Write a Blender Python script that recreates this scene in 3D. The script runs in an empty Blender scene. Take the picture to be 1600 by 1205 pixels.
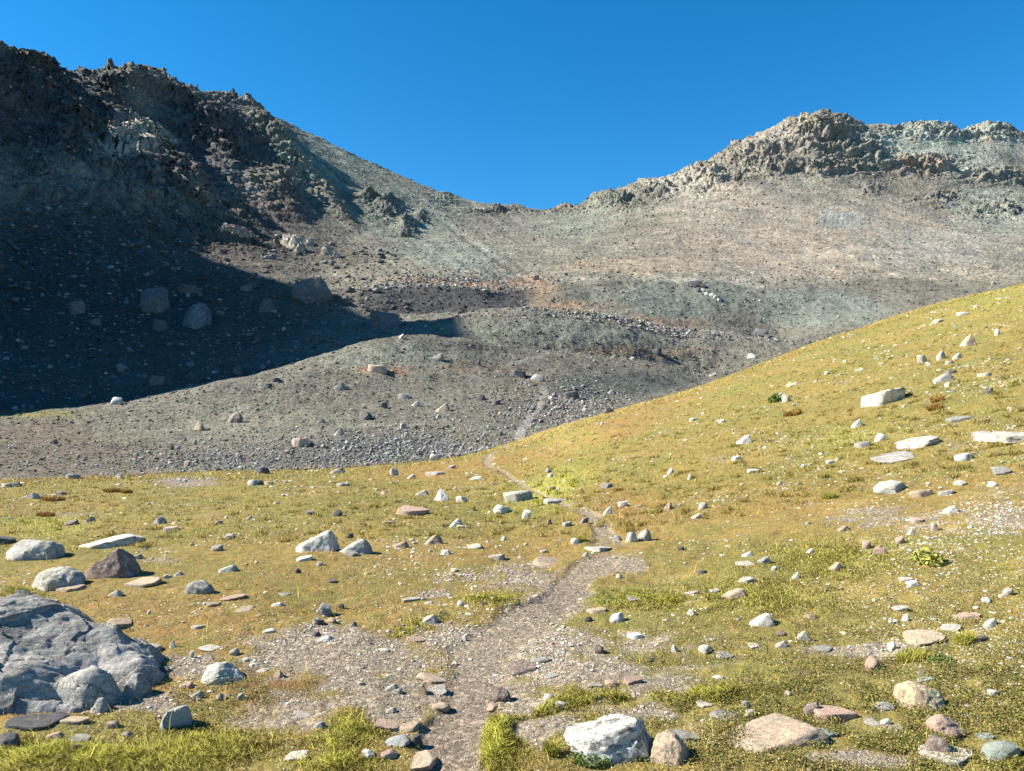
import bpy, bmesh, math, random
import numpy as np
from mathutils import Vector, Matrix, Euler

# ------------------------------------------------------------------ camera, sky, sun, exposure
F = 1186.0; CX = 800.0; HOR = 650.0; EYE = 1.65        # lens in photo pixels, horizon row, eye height
scene = bpy.context.scene
cam_data = bpy.data.cameras.new("camera")
cam = bpy.data.objects.new("camera", cam_data)
scene.collection.objects.link(cam)
cam.location = (0, 0, EYE)
cam.rotation_euler = (math.radians(90), 0, 0)
cam_data.sensor_fit = 'HORIZONTAL'; cam_data.sensor_width = 36.0
cam_data.lens = 36.0 * F / 1600.0
cam_data.shift_y = (HOR - 602.5) / 1600.0
cam_data.clip_start = 0.05; cam_data.clip_end = 6000
scene.camera = cam

SUN_EL = math.radians(38.0); SUN_AZ = math.radians(-90.0)   # azimuth from +Y towards +X
S = Vector((math.sin(SUN_AZ) * math.cos(SUN_EL), math.cos(SUN_AZ) * math.cos(SUN_EL), math.sin(SUN_EL)))
world = bpy.data.worlds.new("World"); scene.world = world; world.use_nodes = True
wn = world.node_tree.nodes; wl = world.node_tree.links
for n in list(wn): wn.remove(n)
sky = wn.new('ShaderNodeTexSky'); sky.sky_type = 'NISHITA'; sky.sun_disc = False
sky.sun_elevation = SUN_EL; sky.sun_rotation = SUN_AZ
sky.altitude = 2600; sky.air_density = 1.0; sky.dust_density = 0.15; sky.ozone_density = 3.0
hs = wn.new('ShaderNodeHueSaturation'); hs.inputs['Saturation'].default_value = 1.345; hs.inputs['Value'].default_value = 1.0; hs.inputs['Hue'].default_value = 0.492
bg = wn.new('ShaderNodeBackground'); bg.inputs['Strength'].default_value = 0.079
wo = wn.new('ShaderNodeOutputWorld')
wl.new(sky.outputs[0], hs.inputs['Color']); wl.new(hs.outputs[0], bg.inputs[0]); wl.new(bg.outputs[0], wo.inputs[0])
sd = bpy.data.lights.new("sun", 'SUN'); sd.energy = 5.0; sd.angle = math.radians(0.53); sd.color = (1.0, 0.93, 0.82)
sun = bpy.data.objects.new("sun", sd); scene.collection.objects.link(sun)
sun.rotation_euler = S.to_track_quat('Z', 'Y').to_euler(); sun.location = (-50, 10, 60)
vs = scene.view_settings
vs.view_transform = 'Standard'; vs.look = 'None'; vs.gamma = 1.0; vs.exposure = 1.5; vs.use_curve_mapping = False

# ------------------------------------------------------------------ numpy noise
def _hash(ix, iy, iz, seed):
    h = (ix.astype(np.int64) * 374761393 + iy.astype(np.int64) * 668265263 + iz.astype(np.int64) * 2147483647 + seed * 1274126177) & 0xFFFFFFFF
    h = ((h ^ (h >> 13)) * 1274126177) & 0xFFFFFFFF
    h = ((h ^ (h >> 16)) * 2246822519) & 0xFFFFFFFF
    return (h ^ (h >> 15)) & 0xFFFFFFFF
def vnoise(P, seed=0):                                    # value-gradient noise, about -1..1
    p = np.floor(P); f = (P - p).astype(np.float32); i = p.astype(np.int64)
    w = f * f * f * (f * (f * 6 - 15) + 10)
    out = np.zeros(len(P), np.float32)
    for dx in (0, 1):
        wx = w[:, 0] if dx else 1 - w[:, 0]
        for dy in (0, 1):
            wy = w[:, 1] if dy else 1 - w[:, 1]
            for dz in (0, 1):
                wz = w[:, 2] if dz else 1 - w[:, 2]
                h = _hash(i[:, 0] + dx, i[:, 1] + dy, i[:, 2] + dz, seed)
                gx = (h & 1023).astype(np.float32) / 511.5 - 1
                gy = ((h >> 10) & 1023).astype(np.float32) / 511.5 - 1
                gz = ((h >> 20) & 1023).astype(np.float32) / 511.5 - 1
                out += wx * wy * wz * (gx * (f[:, 0] - dx) + gy * (f[:, 1] - dy) + gz * (f[:, 2] - dz))
    return out * 1.35
def fbm(P, octv=4, seed=0, gain=0.5, ridged=False):
    a = 1.0; s = np.zeros(len(P), np.float32); t = 0; Q = P.copy()
    for o in range(octv):
        n = vnoise(Q, seed + o * 17)
        s += a * ((1 - 2 * np.abs(n)) if ridged else n); t += a
        a *= gain; Q = Q * 2.03 + 11.7
    return s / t
def facets(P, seed=0, tilt=1.0):                          # cell noise with tilted faces: broken rock
    p = np.floor(P); i = p.astype(np.int64); f = P - p
    best = np.full(len(P), 9.0); val = np.zeros(len(P), np.float32)
    for dx in (-1, 0, 1):
        for dy in (-1, 0, 1):
            for dz in (-1, 0, 1):
                h = _hash(i[:, 0] + dx, i[:, 1] + dy, i[:, 2] + dz, seed)
                h2 = _hash(i[:, 0] + dx, i[:, 1] + dy, i[:, 2] + dz, seed + 99)
                ox = dx + (h & 1023) / 1023.0 - f[:, 0]; oy = dy + ((h >> 10) & 1023) / 1023.0 - f[:, 1]; oz = dz + ((h >> 20) & 1023) / 1023.0 - f[:, 2]
                d = ox * ox + oy * oy + oz * oz
                v = ((h2 & 1023) / 511.5 - 1) * ox + (((h2 >> 10) & 1023) / 511.5 - 1) * oy + (((h2 >> 20) & 1023) / 511.5 - 1) * oz
                v = v * tilt + ((h2 >> 5) & 1023) / 1023.0 - 0.5
                m = d < best; best[m] = d[m]; val[m] = v[m]
    return val
def sstep(a, b, x):
    t = np.clip((x - a) / (b - a), 0, 1); return t * t * (3 - 2 * t)

# ------------------------------------------------------------------ helpers
COL = scene.collection
def mesh_np(name, V, FC, mat=None, smooth=True, attrs=None, sharp=None):
    me = bpy.data.meshes.new(name)
    V = np.asarray(V, np.float32); FC = np.asarray(FC, np.int32); k = FC.shape[1]; n = len(FC)
    me.vertices.add(len(V)); me.vertices.foreach_set('co', V.ravel())
    me.loops.add(n * k); me.loops.foreach_set('vertex_index', FC.ravel())
    me.polygons.add(n); me.polygons.foreach_set('loop_start', np.arange(0, n * k, k, dtype=np.int32))
    me.polygons.foreach_set('use_smooth', np.full(n, smooth, bool))
    me.update(calc_edges=True)
    for an, (typ, arr) in (attrs or {}).items():
        a = me.attributes.new(an, typ, 'POINT')
        a.data.foreach_set('color' if typ == 'FLOAT_COLOR' else 'value', np.asarray(arr, np.float32).ravel())
    if sharp: me.set_sharp_from_angle(angle=math.radians(sharp))
    if mat: me.materials.append(mat)
    return me
def link(name, me, parent=None, loc=None):
    o = bpy.data.objects.new(name, me); COL.objects.link(o)
    if parent: o.parent = parent
    if loc is not None: o.location = loc
    return o
def rgba(c):
    return np.concatenate([c, np.ones((len(c), 1), np.float32)], 1)

# ------------------------------------------------------------------ terrain knots: (photo x, depth m, photo row); depth runs away from the camera
# each feature line (turf near to far, foot of the moraine, moraine crests, bench, cliff foot, ridge) is a polyline across the valley
def zrow(Y, z): return HOR - F * (z - EYE) / Y
K = []
def knot(pts, z=False):
    pts = sorted(pts)
    xs = [p[0] for p in pts]; ys = [p[1] for p in pts]
    zs = [p[2] if z or (len(p) > 3) else EYE - (p[2] - HOR) / F * p[1] for p in pts]
    K.append((xs, ys, zs))
Z = 'z'
knot([(-3300, 0.8, 0), (3600, 0.8, 0)], True)
knot([(-3300, 3.0, 0), (0, 3.4, 0), (800, 3.4, 0), (1600, 3.3, 0.1), (2400, 3.2, .3), (3600, 3, .6)], True)
knot([(-3300, 5, 0), (0, 7, -.05), (800, 7, 0), (1000, 7, .06), (1300, 7, .28), (1600, 6.8, .5), (2400, 6, 1.0), (3600, 5, 1.4)], True)
knot([(-3300, 8, 0), (-300, 12, -.1), (0, 13, -.2), (400, 13, -.12), (800, 13, 0), (1000, 13, .3), (1300, 13, .95), (1600, 12.5, 1.65), (2400, 10, 3), (3600, 8, 4)], True)
knot([(-3300, 12, 0), (-300, 19, -.4), (0, 21, -.55), (400, 22, -.42), (640, 23, -.4), (800, 23, -.05), (1000, 23, .85), (1300, 24, 2.5), (1600, 25, 4.3), (2400, 19, 7), (3600, 14, 9)], True)
knot([(-3300, 16, 0, Z), (-800, 24, -.8, Z), (-300, 28, -.95, Z), (0, 30, 752), (100, 31, 748), (250, 33, 741), (400, 36, 736), (550, 38, 730), (640, 40, 723), (720, 42, 711), (800, 44, 692), (900, 47, 660),
      (1000, 50, 631), (1100, 52, 603), (1200, 54, 568), (1300, 56, 534), (1400, 58, 505), (1500, 60, 479), (1600, 62, 459), (2000, 60, 350), (3600, 50, 24, Z)])
knot([(-3300, 20, 1, Z), (-800, 29, 0, Z), (-300, 34, 0, Z), (0, 36, 722), (300, 40, 714), (640, 46, 690), (800, 50, 668), (900, 53, 663), (1000, 58, 645), (1100, 61, 622), (1200, 64, 592), (1350, 67, 548), (1600, 74, 492), (2000, 74, 440), (3600, 66, 20, Z)])
knot([(-3300, 24, 2, Z), (-800, 38, 1.2, Z), (-300, 45, 1, Z), (0, 48, 690), (300, 55, 668), (600, 65, 622), (800, 72, 606), (900, 76, 603), (1000, 82, 606), (1100, 88, 608), (1200, 92, 592), (1350, 98, 558), (1600, 104, 508), (2000, 100, 470), (3600, 90, 18, Z)])
knot([(-3300, 30, 4, Z), (-800, 50, 3, Z), (-300, 57, 2, Z), (0, 61, 650), (100, 63, 640), (200, 66, 627), (300, 70, 606), (400, 76, 581), (500, 82, 557), (600, 90, 533), (660, 95, 526), (720, 98, 528), (800, 104, 546),
      (900, 109, 558), (1000, 114, 570), (1100, 119, 588), (1200, 124, 575), (1350, 128, 556), (1600, 134, 510), (2000, 130, 480), (3600, 115, 17, Z)])
knot([(-3300, 34, 6, Z), (-800, 58, 2, Z), (-300, 68, 1.2, Z), (0, 73, 662), (200, 79, 640), (400, 90, 596), (600, 106, 547), (660, 111, 538), (720, 114, 541), (800, 118, 556), (900, 122, 566), (1000, 127, 580), (1100, 132, 597), (1200, 138, 572), (1350, 144, 550), (1600, 152, 505), (2000, 150, 480), (3600, 135, 20, Z)])
knot([(-3300, 40, 16, Z), (-800, 76, 14, Z), (-300, 92, 12, Z), (0, 104, 590), (200, 112, 580), (400, 122, 545), (560, 134, 520), (660, 144, 508), (720, 146, 492), (800, 146, 483), (900, 150, 485), (1000, 156, 500), (1100, 160, 517), (1200, 164, 535), (1350, 174, 526), (1600, 184, 482), (2000, 180, 450), (3600, 170, 30, Z)])
knot([(-3300, 46, 28, Z), (-1699, 68, 30, Z), (-800, 96, 38, Z), (-300, 124, 34, Z), (0, 142, 510), (200, 150, 500), (400, 158, 490), (560, 174, 489), (700, 181, 490), (790, 176, 494), (820, 174, 492), (900, 172, 494), (1000, 176, 507), (1100, 180, 523), (1200, 186, 538), (1350, 204, 494), (1600, 216, 460), (2000, 215, 410), (3600, 200, 45, Z)])
knot([(-3300, 50, 36, Z), (-1699, 76, 52, Z), (-800, 114, 62, Z), (-300, 156, 62, Z), (0, 180, 425), (200, 192, 430), (300, 202, 420), (400, 198, 432), (500, 192, 450), (560, 187, 452), (640, 190, 449), (760, 191, 452), (820, 204, 456), (900, 215, 437), (1000, 222, 440), (1100, 230, 441), (1200, 236, 452), (1350, 248, 438), (1600, 262, 435), (2000, 265, 370), (3600, 250, 62, Z)])
knot([(-3300, 54, 44, Z), (-1699, 88, 80, Z), (-800, 134, 92, Z), (-300, 190, 94, Z), (0, 228, 345), (200, 246, 350), (320, 262, 383), (400, 275, 385), (500, 290, 398), (600, 305, 400), (800, 330, 400), (900, 335, 400), (1000, 335, 404), (1100, 340, 400), (1200, 350, 392), (1350, 360, 372), (1600, 375, 372), (2000, 380, 310), (3600, 350, 110, Z)])
knot([(-3300, 60, 70, Z), (-2932, 66, 90, Z), (-1999, 90, 118, Z), (-1199, 126, 134, Z), (-713, 164, 138, Z), (-300, 226, 128, Z), (0, 292, 225), (200, 352, 235), (300, 392, 260), (400, 420, 285), (500, 440, 318), (600, 450, 340), (700, 466, 358), (800, 490, 360), (900, 500, 350), (1000, 512, 326), (1100, 520, 303), (1200, 522, 281), (1300, 522, 277), (1400, 520, 296), (1600, 520, 315), (2000, 510, 280), (3600, 460, 175, Z)])
RIDGE = [(-3714, 62, 95, Z), (-3198, 70, 138, Z), (-2932, 75, 160, Z), (-1999, 100, 187, Z), (-1530, 120, 197, Z), (-1199, 140, 203, Z), (-713, 185, 182, Z), (-391, 235, 161, Z), (-182, 285, 165, Z), (-75, 322, 170, Z), (0, 366, 78), (30, 374, 93), (45, 380, 97), (60, 388, 113), (90, 404, 121), (150, 446, 131), (190, 474, 128), (208, 486, 124), (228, 498, 124), (260, 520, 147), (310, 556, 154), (350, 588, 166),
      (400, 618, 186), (440, 628, 197), (500, 634, 224), (560, 637, 252), (620, 638, 276), (680, 638, 300), (740, 638, 318), (800, 635, 327), (850, 640, 331), (880, 640, 329), (920, 635, 318), (950, 630, 303), (980, 626, 296), (1000, 622, 286), (1060, 615, 276), (1100, 610, 258), (1150, 606, 230), (1200, 602, 198),
      (1240, 600, 183), (1275, 598, 172), (1310, 600, 175), (1350, 604, 194), (1400, 610, 199), (1440, 615, 192), (1480, 618, 194), (1505, 622, 201), (1545, 630, 193), (1575, 632, 195), (1600, 638, 208), (1750, 640, 205), (2000, 640, 190), (3600, 560, 250, Z)]
RIDGE = [p if len(p) > 3 else (p[0], p[1], p[2] + (14 if p[0] < 120 else 8)) for p in RIDGE]
knot(RIDGE)
knot([(-3300, 90, 40, Z), (-1700, 150, 85, Z), (-800, 250, 120, Z), (-300, 350, 120, Z), (0, 470, 130, Z), (400, 740, 190, Z), (850, 760, 130, Z), (1280, 730, 190, Z), (1600, 760, 185, Z), (3600, 680, 180, Z)])
knot([(-3300, 700, -20, Z), (0, 1500, -60, Z), (850, 1800, -80, Z), (3600, 1700, -60, Z)])

SEG = [110, 280, 190, 150, 130, 44, 64, 84, 40, 64, 56, 60, 84, 110, 150, 40, 10]
u_in = np.linspace(-0.74, 0.74, 1060)
u_l = -0.74 - (np.linspace(0, 1, 100)[1:] ** 1.5) * 2.6
u_r = 0.74 + (np.linspace(0, 1, 50)[1:] ** 1.5) * 1.5
U = np.concatenate([u_l[::-1], u_in, u_r]); NC = len(U); PXc = CX + F * U
KY = np.array([np.interp(PXc, k[0], k[1]) for k in K]); KZ = np.array([np.interp(PXc, k[0], k[2]) for k in K])
# smooth the soft feature lines across columns, keep the skyline, moraine crest and turf edge sharp
def smooth_cols(a, w):
    ker = np.hanning(w); ker /= ker.sum(); p = w // 2
    return np.convolve(np.pad(a, p, mode='edge'), ker, 'valid')[:len(a)]
for k in range(len(K)):
    w = 15 if k in (5, 8) else (5 if k == 15 else 61)
    KZ[k] = smooth_cols(KZ[k], w); KY[k] = smooth_cols(KY[k], 61)
dY = np.diff(KY, axis=0); dl = np.diff(KZ, axis=0) / dY
M = np.zeros_like(KZ); M[0] = dl[0]; M[-1] = dl[-1]
for k in range(1, len(K) - 1):
    same = dl[k - 1] * dl[k] > 0
    w1 = 2 * dY[k] + dY[k - 1]; w2 = dY[k] + 2 * dY[k - 1]
    with np.errstate(divide='ignore', invalid='ignore'):
        h = (w1 + w2) / (w1 / dl[k - 1] + w2 / dl[k])
    M[k] = np.where(same, h, 0)
rowsY = []; rowsZ = []; T = []
for k, n in enumerate(SEG):
    s = np.linspace(0, 1, n, endpoint=False)
    if k == len(SEG) - 1: s = np.linspace(0, 1, n)
    if k == 0: s = s ** 0.8
    for si in s:
        h00 = 2 * si**3 - 3 * si**2 + 1; h10 = si**3 - 2 * si**2 + si; h01 = -2 * si**3 + 3 * si**2; h11 = si**3 - si**2
        rowsY.append(KY[k] + si * dY[k])
        rowsZ.append(h00 * KZ[k] + h10 * dY[k] * M[k] + h01 * KZ[k + 1] + h11 * dY[k] * M[k + 1]); T.append(k + si)
GY = np.array(rowsY); GZ = np.array(rowsZ); T = np.array(T); NR = len(T)
GX = GY * U[None, :]
PX = np.broadcast_to(PXc[None, :], GY.shape)
ROW = HOR - F * (GZ - EYE) / GY
TT = np.broadcast_to(T[:, None], GY.shape)

# ------------------------------------------------------------------ terrain relief
P = np.stack([GX.ravel(), GY.ravel(), GZ.ravel()], 1)
px = PX.ravel(); rw = ROW.ravel(); tt = TT.ravel()
frame = (np.abs(px - 800) < 1000)
def blob(x, y, rx, ry, rot=0.0):
    c, s = math.cos(math.radians(rot)), math.sin(math.radians(rot))
    dx = px - x; dy = rw - y
    return np.exp(-(((dx * c + dy * s) / rx) ** 2 + ((-dx * s + dy * c) / ry) ** 2))
turf = sstep(5.15, 4.97, tt)                          # 1 on the meadow
# the trail, drawn as a centre line and a width that vary with the distance walked
PATH = [(690, 1260, 110), (702, 1205, 96), (706, 1150, 84), (735, 1092, 76), (742, 1050, 96), (765, 1003, 120), (822, 965, 120), (868, 938, 80), (902, 905, 62), (935, 872, 58), (956, 848, 46), (944, 826, 36), (926, 803, 32), (900, 792, 24),
        (850, 775, 14), (806, 752, 13), (778, 735, 13), (760, 722, 13), (768, 710, 11), (790, 698, 8)]
pr = np.array(sorted(PATH, key=lambda p: p[1]), float)
nz_edge = fbm(P * np.array([1.6, 1.6, 0]) + 5.0, 3, 71)
pdist = np.abs(px - np.interp(rw, pr[:, 1], pr[:, 0])) / (0.5 * np.interp(rw, pr[:, 1], pr[:, 2]))
path = sstep(1.25, 0.7, pdist + 0.75 * nz_edge + .35 * fbm(P * np.array([7., 7., 0]) + 2.0, 2, 73)) * turf * (rw > 694); path = path * np.clip(np.where(rw < 900, .78 + 1.6 * fbm(P * np.array([1.3, 1.3, 0]) + 60, 2, 74), 1), 0, 1)
bare = np.zeros(len(P), np.float32)
for (x, y, rx, ry, w) in [(560, 1030, 170, 44, 1.1), (640, 1075, 170, 50, 1.0), (760, 1000, 150, 34, 1.1), (960, 1010, 170, 40, .6), (1050, 1060, 160, 30, .6), (830, 905, 100, 30, .7), (500, 1100, 120, 40, .45), (470, 1120, 110, 40, .5), (620, 1110, 70, 40, 1.0), (850, 1000, 130, 34, 1.0), (900, 1050, 190, 34, .8), (1080, 1040, 130, 26, .55), (800, 1090, 60, 40, .9), (290, 752, 50, 7, 1.2), (110, 795, 60, 6, .6),
                          (1400, 800, 150, 34, .55), (1560, 800, 90, 60, .5), (1350, 1010, 110, 12, .8), (960, 880, 60, 20, .9), (870, 940, 60, 26, .9), (230, 1100, 60, 16, 1.0), (300, 1040, 50, 20, .9), (1330, 1190, 130, 18, .7), (840, 1150, 60, 30, .7), (1020, 1115, 40, 12, .6),
                          (720, 905, 50, 10, .5), (330, 815, 60, 8, .4), (1130, 1070, 60, 14, .4), (680, 930, 40, 8, .6), (1500, 700, 90, 16, .35), (250, 880, 50, 8, .5), (1130, 730, 30, 10, .4), (1400, 1140, 40, 20, .2)]:
    bare = np.maximum(bare, w * blob(x, y, rx, ry))
nmid = fbm(P * np.array([.9, .9, 0]) + 31.0, 4, 13); nfine = fbm(P * np.array([5., 5., 0]) + 3.0, 3, 29)
bare = np.clip(bare + 0.62 * nmid + 0.55 * nfine - 0.06, 0, 1)
bare = sstep(0.22, 0.62, bare) * turf
bare = np.maximum(bare, path)
lush = np.zeros(len(P), np.float32)
for (x, y, rx, ry, r, w) in [(770, 1165, 55, 40, -40, 1.2), (850, 1118, 75, 16, -18, 1.2), (960, 1098, 60, 10, -8, .8), (1110, 1088, 80, 14, 0, 1.2), (110, 1190, 220, 26, 0, 1.1), (300, 1170, 100, 34, 0, .9), (540, 1150, 55, 26, -20, .9), (520, 1195, 70, 18, 0, .9),
                          (865, 762, 60, 20, -20, 1.2), (1010, 935, 80, 16, 0, .8), (1180, 930, 120, 30, 0, .55), (760, 940, 50, 9, 0, .9), (1300, 870, 110, 34, 0, .5), (80, 815, 60, 18, 0, .7), (40, 930, 40, 14, 0, .5), (1330, 690, 60, 20, -10, .5), (1560, 470, 90, 30, -15, .35), (900, 690, 50, 20, 0, .4), (1590, 1190, 50, 20, 0, .8), (640, 985, 60, 12, -20, .7)]:
    lush = np.maximum(lush, w * blob(x, y, rx, ry, r))
lush = np.clip(lush * (0.85 + 0.5 * nfine) - 0.7 * bare, 0, 1) * turf
mound = sstep(.35, .9, lush)
# turf relief
hum = 0.085 * fbm(P * np.array([1.1, 1.1, 0]), 4, 3) + 0.016 * fbm(P * np.array([9., 9., 0]), 3, 5)
big = 0.22 * vnoise(P * np.array([.16, .16, 0]) + 9, 8)
near = sstep(2, 6, P[:, 1])
dz = turf * (hum * (1 - .6 * path) + big * near * sstep(2, 14, P[:, 1]) - 0.035 * path + 0.02 * mound * (nfine * .5 + .8))
# moraine and slopes: swells, ribs and broken rock
far = 1 - turf
Yv = P[:, 1]
dz += far * sstep(5, 6, tt) * (0.9 * fbm(P * np.array([.05, .05, .0]), 3, 41) + 0.28 * fbm(P * .33, 3, 43) + .10 * fbm(P * 1.3, 2, 44)) * sstep(15.6, 14.9, tt) * np.clip(Yv / 60, .5, 2.2)
C = 0.0
left = sstep(520, 330, px) * sstep(12.3, 13.1, tt)
crag = np.clip(left * (0.35 + 1.1 * fbm(P * .011 + 3, 3, 51)) + .0, 0, 1)
for (x, y, rx, ry, w) in [(200, 245, 70, 55, .9), (100, 240, 90, 70, .7), (210, 150, 60, 24, 1.0), (320, 215, 60, 36, .8), (20, 140, 60, 60, .9), (440, 285, 50, 36, .75), (370, 345, 45, 26, .6), (600, 325, 22, 18, .8), (635, 355, 16, 14, .8), (575, 312, 18, 8, .7), (655, 340, 10, 10, .6), (230, 320, 80, 30, .6),
                          (960, 318, 50, 16, .8), (1020, 300, 40, 14, .8), (1100, 280, 60, 22, .9), (1180, 245, 70, 30, .9), (1280, 212, 60, 34, 1.0), (1250, 262, 100, 12, 1.0), (1340, 240, 50, 30, .8), (1440, 258, 60, 14, .9), (1550, 275, 60, 12, .7), (1480, 205, 110, 14, .7), (1555, 203, 30, 10, .5), (1560, 330, 60, 18, .6), (1470, 312, 40, 12, .6), (1360, 295, 20, 8, .5), (890, 330, 30, 8, .5), (780, 330, 60, 6, .45), (690, 312, 30, 10, .3)]:
    crag = np.maximum(crag, w * blob(x, y, rx, ry))
crag = crag * far * sstep(12.2, 12.8, tt) * sstep(16.0, 15.2, tt)
ridge = sstep(14.6, 15.0, tt) * sstep(15.5, 15.05, tt) * far
crag_all = np.maximum(crag, ridge * (0.2 + .5 * sstep(440, 380, px) + .55 * blob(960, 310, 60, 60) + .12 * sstep(1380, 1450, px)))
# surface normals of the smooth terrain
def grid_normals(Pg):
    G = Pg.reshape(NR, NC, 3); du = np.gradient(G, axis=1); dv = np.gradient(G, axis=0)
    N = np.cross(du, dv).reshape(-1, 3); N /= np.maximum(np.linalg.norm(N, axis=1, keepdims=True), 1e-9)
    N[N[:, 2] < 0] *= -1
    return N
P[:, 2] += dz
N0 = grid_normals(P)
dN = np.zeros(len(P), np.float32)
# diagonal ribs of the left mountain: gentle on the sunny flank, abrupt on the other
lit_m = far * (tt > 12.5) * (tt < 15.4)
for pts, hh, wl, wr in [([(392, 186), (450, 250), (500, 312), (548, 360)], 6.0, 40, 13), ([(300, 175), (360, 240), (420, 300), (480, 345)], 7.0, 34, 12), ([(235, 135), (300, 205), (345, 262), (380, 300)], 7.0, 34, 12),
                        ([(150, 150), (230, 235), (290, 300), (330, 345)], 8.0, 40, 14), ([(60, 120), (110, 190), (150, 260)], 7.0, 36, 14)]:
    pq = np.array(pts, float); m_ = np.where(lit_m & (px > pq[0, 0] - 160) & (px < pq[-1, 0] + 90) & (rw > pq[0, 1] - 40) & (rw < pq[-1, 1] + 40))[0] if lit_m.dtype == bool else np.where((lit_m > .5) & (px > pq[0, 0] - 160) & (px < pq[-1, 0] + 90) & (rw > pq[0, 1] - 40) & (rw < pq[-1, 1] + 40))[0]
    wob = 9 * fbm(P[m_] * .03, 3, 95) + 4 * fbm(P[m_] * .11, 2, 96)
    dd = (px[m_] - np.interp(rw[m_], pq[:, 1], pq[:, 0])) * .75 + wob
    along = sstep(pq[0, 1] - 30, pq[0, 1] + 25, rw[m_]) * sstep(pq[-1, 1] + 12, pq[-1, 1] - 40, rw[m_])
    dN[m_] += hh * along * np.where(dd < 0, np.exp(-(dd / wl) ** 2), np.exp(-(dd / wr) ** 2)) * (1 + .5 * fbm(P[m_] * .05, 2, 97))
    crag[m_] = np.maximum(crag[m_], .5 * along * np.exp(-(dd / 22) ** 2))
rc = ((rw - 150) * 1.42 - (px - 250)) / 62.0
rib = fbm(np.stack([rc + 0.7 * fbm(P * .012, 2, 91), px / 700.0, np.zeros(len(P))], 1), 2, 92, ridged=True)
dN += sstep(640, 420, px) * sstep(12.6, 13.4, tt) * sstep(15.2, 14.8, tt) * far * sstep(-300, 0, px) * rib * 2.2
crag_all = np.maximum(crag_all, crag)
idx = np.where((crag_all > 0.03) & (np.abs(px - 750) < 1100))[0]
Q = P[idx]; sc = Q[:, 1] / 450.0
warp = np.stack([vnoise(Q * .06, 61), vnoise(Q * .06 + 9, 62), vnoise(Q * .06 + 21, 63)], 1) * 5
bed = ((Q[:, 2] - .18 * Q[:, 0] + 5 * fbm(Q * .02, 2, 84)) / 7.5) % 1.0
d = 4.6 * (np.clip(bed * 1.25, 0, 1) - .5) + 4.6 * facets((Q + warp) / np.array([26., 30., 14.]), 5, .9) + 3.2 * facets((Q + warp) / np.array([8.5, 9.5, 4.0]), 6, 1.0) + 1.7 * facets(Q / 2.7, 7, 1.0) + .9 * facets(Q / 1.25 + 3, 8, 1.0) + 4.5 * fbm(Q * .035, 3, 81, ridged=True)
dN[idx] += d * crag_all[idx] * sc * (1 + .45 * sstep(520, 420, px[idx]))
# fan-shaped rills of the bluish bank on the right slope
dN += .6 * blob(1320, 345, 58, 16) * fbm(np.stack([(px - 1330 - (px - 1330) * (rw - 345) * .008) / 7.0, rw / 90.0, np.zeros(len(P))], 1), 2, 121, ridged=True)
P += N0 * dN[:, None] * np.array([.8, .8, 1.0])
# soft bank below the bench
GP = P.reshape(NR, NC, 3)
COLY = GP[:, :, 1]; COLZ = GP[:, :, 2]
# ---- ground queries
def col_of(x_px): return np.clip(np.interp(x_px, PXc, np.arange(NC)), 0, NC - 1)
def ground_at(X, Y):
    c = int(round(float(col_of(CX + F * X / Y)))); return float(np.interp(Y, COLY[:, c], COLZ[:, c]))
def hit(x, y, tmin=0.0):
    c = int(round(float(col_of(x)))); yy = COLY[:, c]; r = HOR - F * (COLZ[:, c] - EYE) / np.maximum(yy, .1)
    ok = np.where((r <= y) & (T >= tmin) & (yy > .9))[0]
    i = ok[0] if len(ok) else NR - 40
    if i > 0 and r[i - 1] > y and r[i - 1] != r[i]:
        w = (r[i - 1] - y) / (r[i - 1] - r[i]); Y = yy[i - 1] + w * (yy[i] - yy[i - 1]); Zz = COLZ[i - 1, c] + w * (COLZ[i, c] - COLZ[i - 1, c])
    else: Y = yy[i]; Zz = COLZ[i, c]
    return Vector(((x - CX) / F * Y, Y, Zz)), T[i]
N1 = grid_normals(P).reshape(NR, NC, 3)
def normal_at(x, Y):
    c = int(round(float(col_of(x)))); i = int(np.searchsorted(COLY[:, c], Y)); i = min(max(i, 6), NR - 7)
    n = N1[i - 6:i + 7:3, max(0, c - 6):c + 7:3].reshape(-1, 3).mean(0); return Vector(n).normalized()

# ------------------------------------------------------------------ ground colours (rock and turf, with mountain and slope shade painted in)
def mixc(base, col, w): return base + (np.array(col, np.float32)[None, :] - base) * w[:, None]
nA = fbm(P * np.array([.35, .35, 0]) + 77, 3, 101); nB = fbm(P * np.array([.08, .08, .08]) + 7, 3, 103); nC = fbm(P * .02 + 17, 3, 105)
tint = np.tile(np.array([[.238, .180, .055]], np.float32), (len(P), 1))
tint = mixc(tint, (.18, .16, .045), np.clip(.45 + 1.9 * nA, 0, 1))
tint = mixc(tint, (.255, .15, .055), np.clip(1.9 * nB + .9 * nfine - .1, 0, .8))
right_low = blob(1350, 1100, 420, 110); tint = mixc(tint, (.19, .165, .05), right_low * .7)
tint = mixc(tint, (.165, .175, .05), np.clip(2.0 * fbm(P * np.array([.5, .9, 0]) + 140, 4, 131) - .15, 0, .85))
tint = mixc(tint, (.33, .25, .085), np.clip(2.0 * fbm(P * np.array([.8, 1.4, 0]) + 240, 3, 132) - .35, 0, .7))
tint = mixc(tint, (.27, .15, .05), np.clip(blob(960, 790, 70, 30) + blob(700, 740, 120, 14), 0, 1) * .6)
tint = mixc(tint, (.17, .095, .04), np.clip(blob(430, 1080, 60, 26) * 1.4, 0, 1) * .8)
tint = mixc(tint, (.34, .24, .085), np.clip(sstep(4.6, 4.95, tt) * sstep(700, 900, px), 0, 1) * .6)
tint = mixc(tint, (.33, .32, .075), lush * .85)
tint = mixc(tint, (.225, .19, .143), bare * .92)
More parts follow.
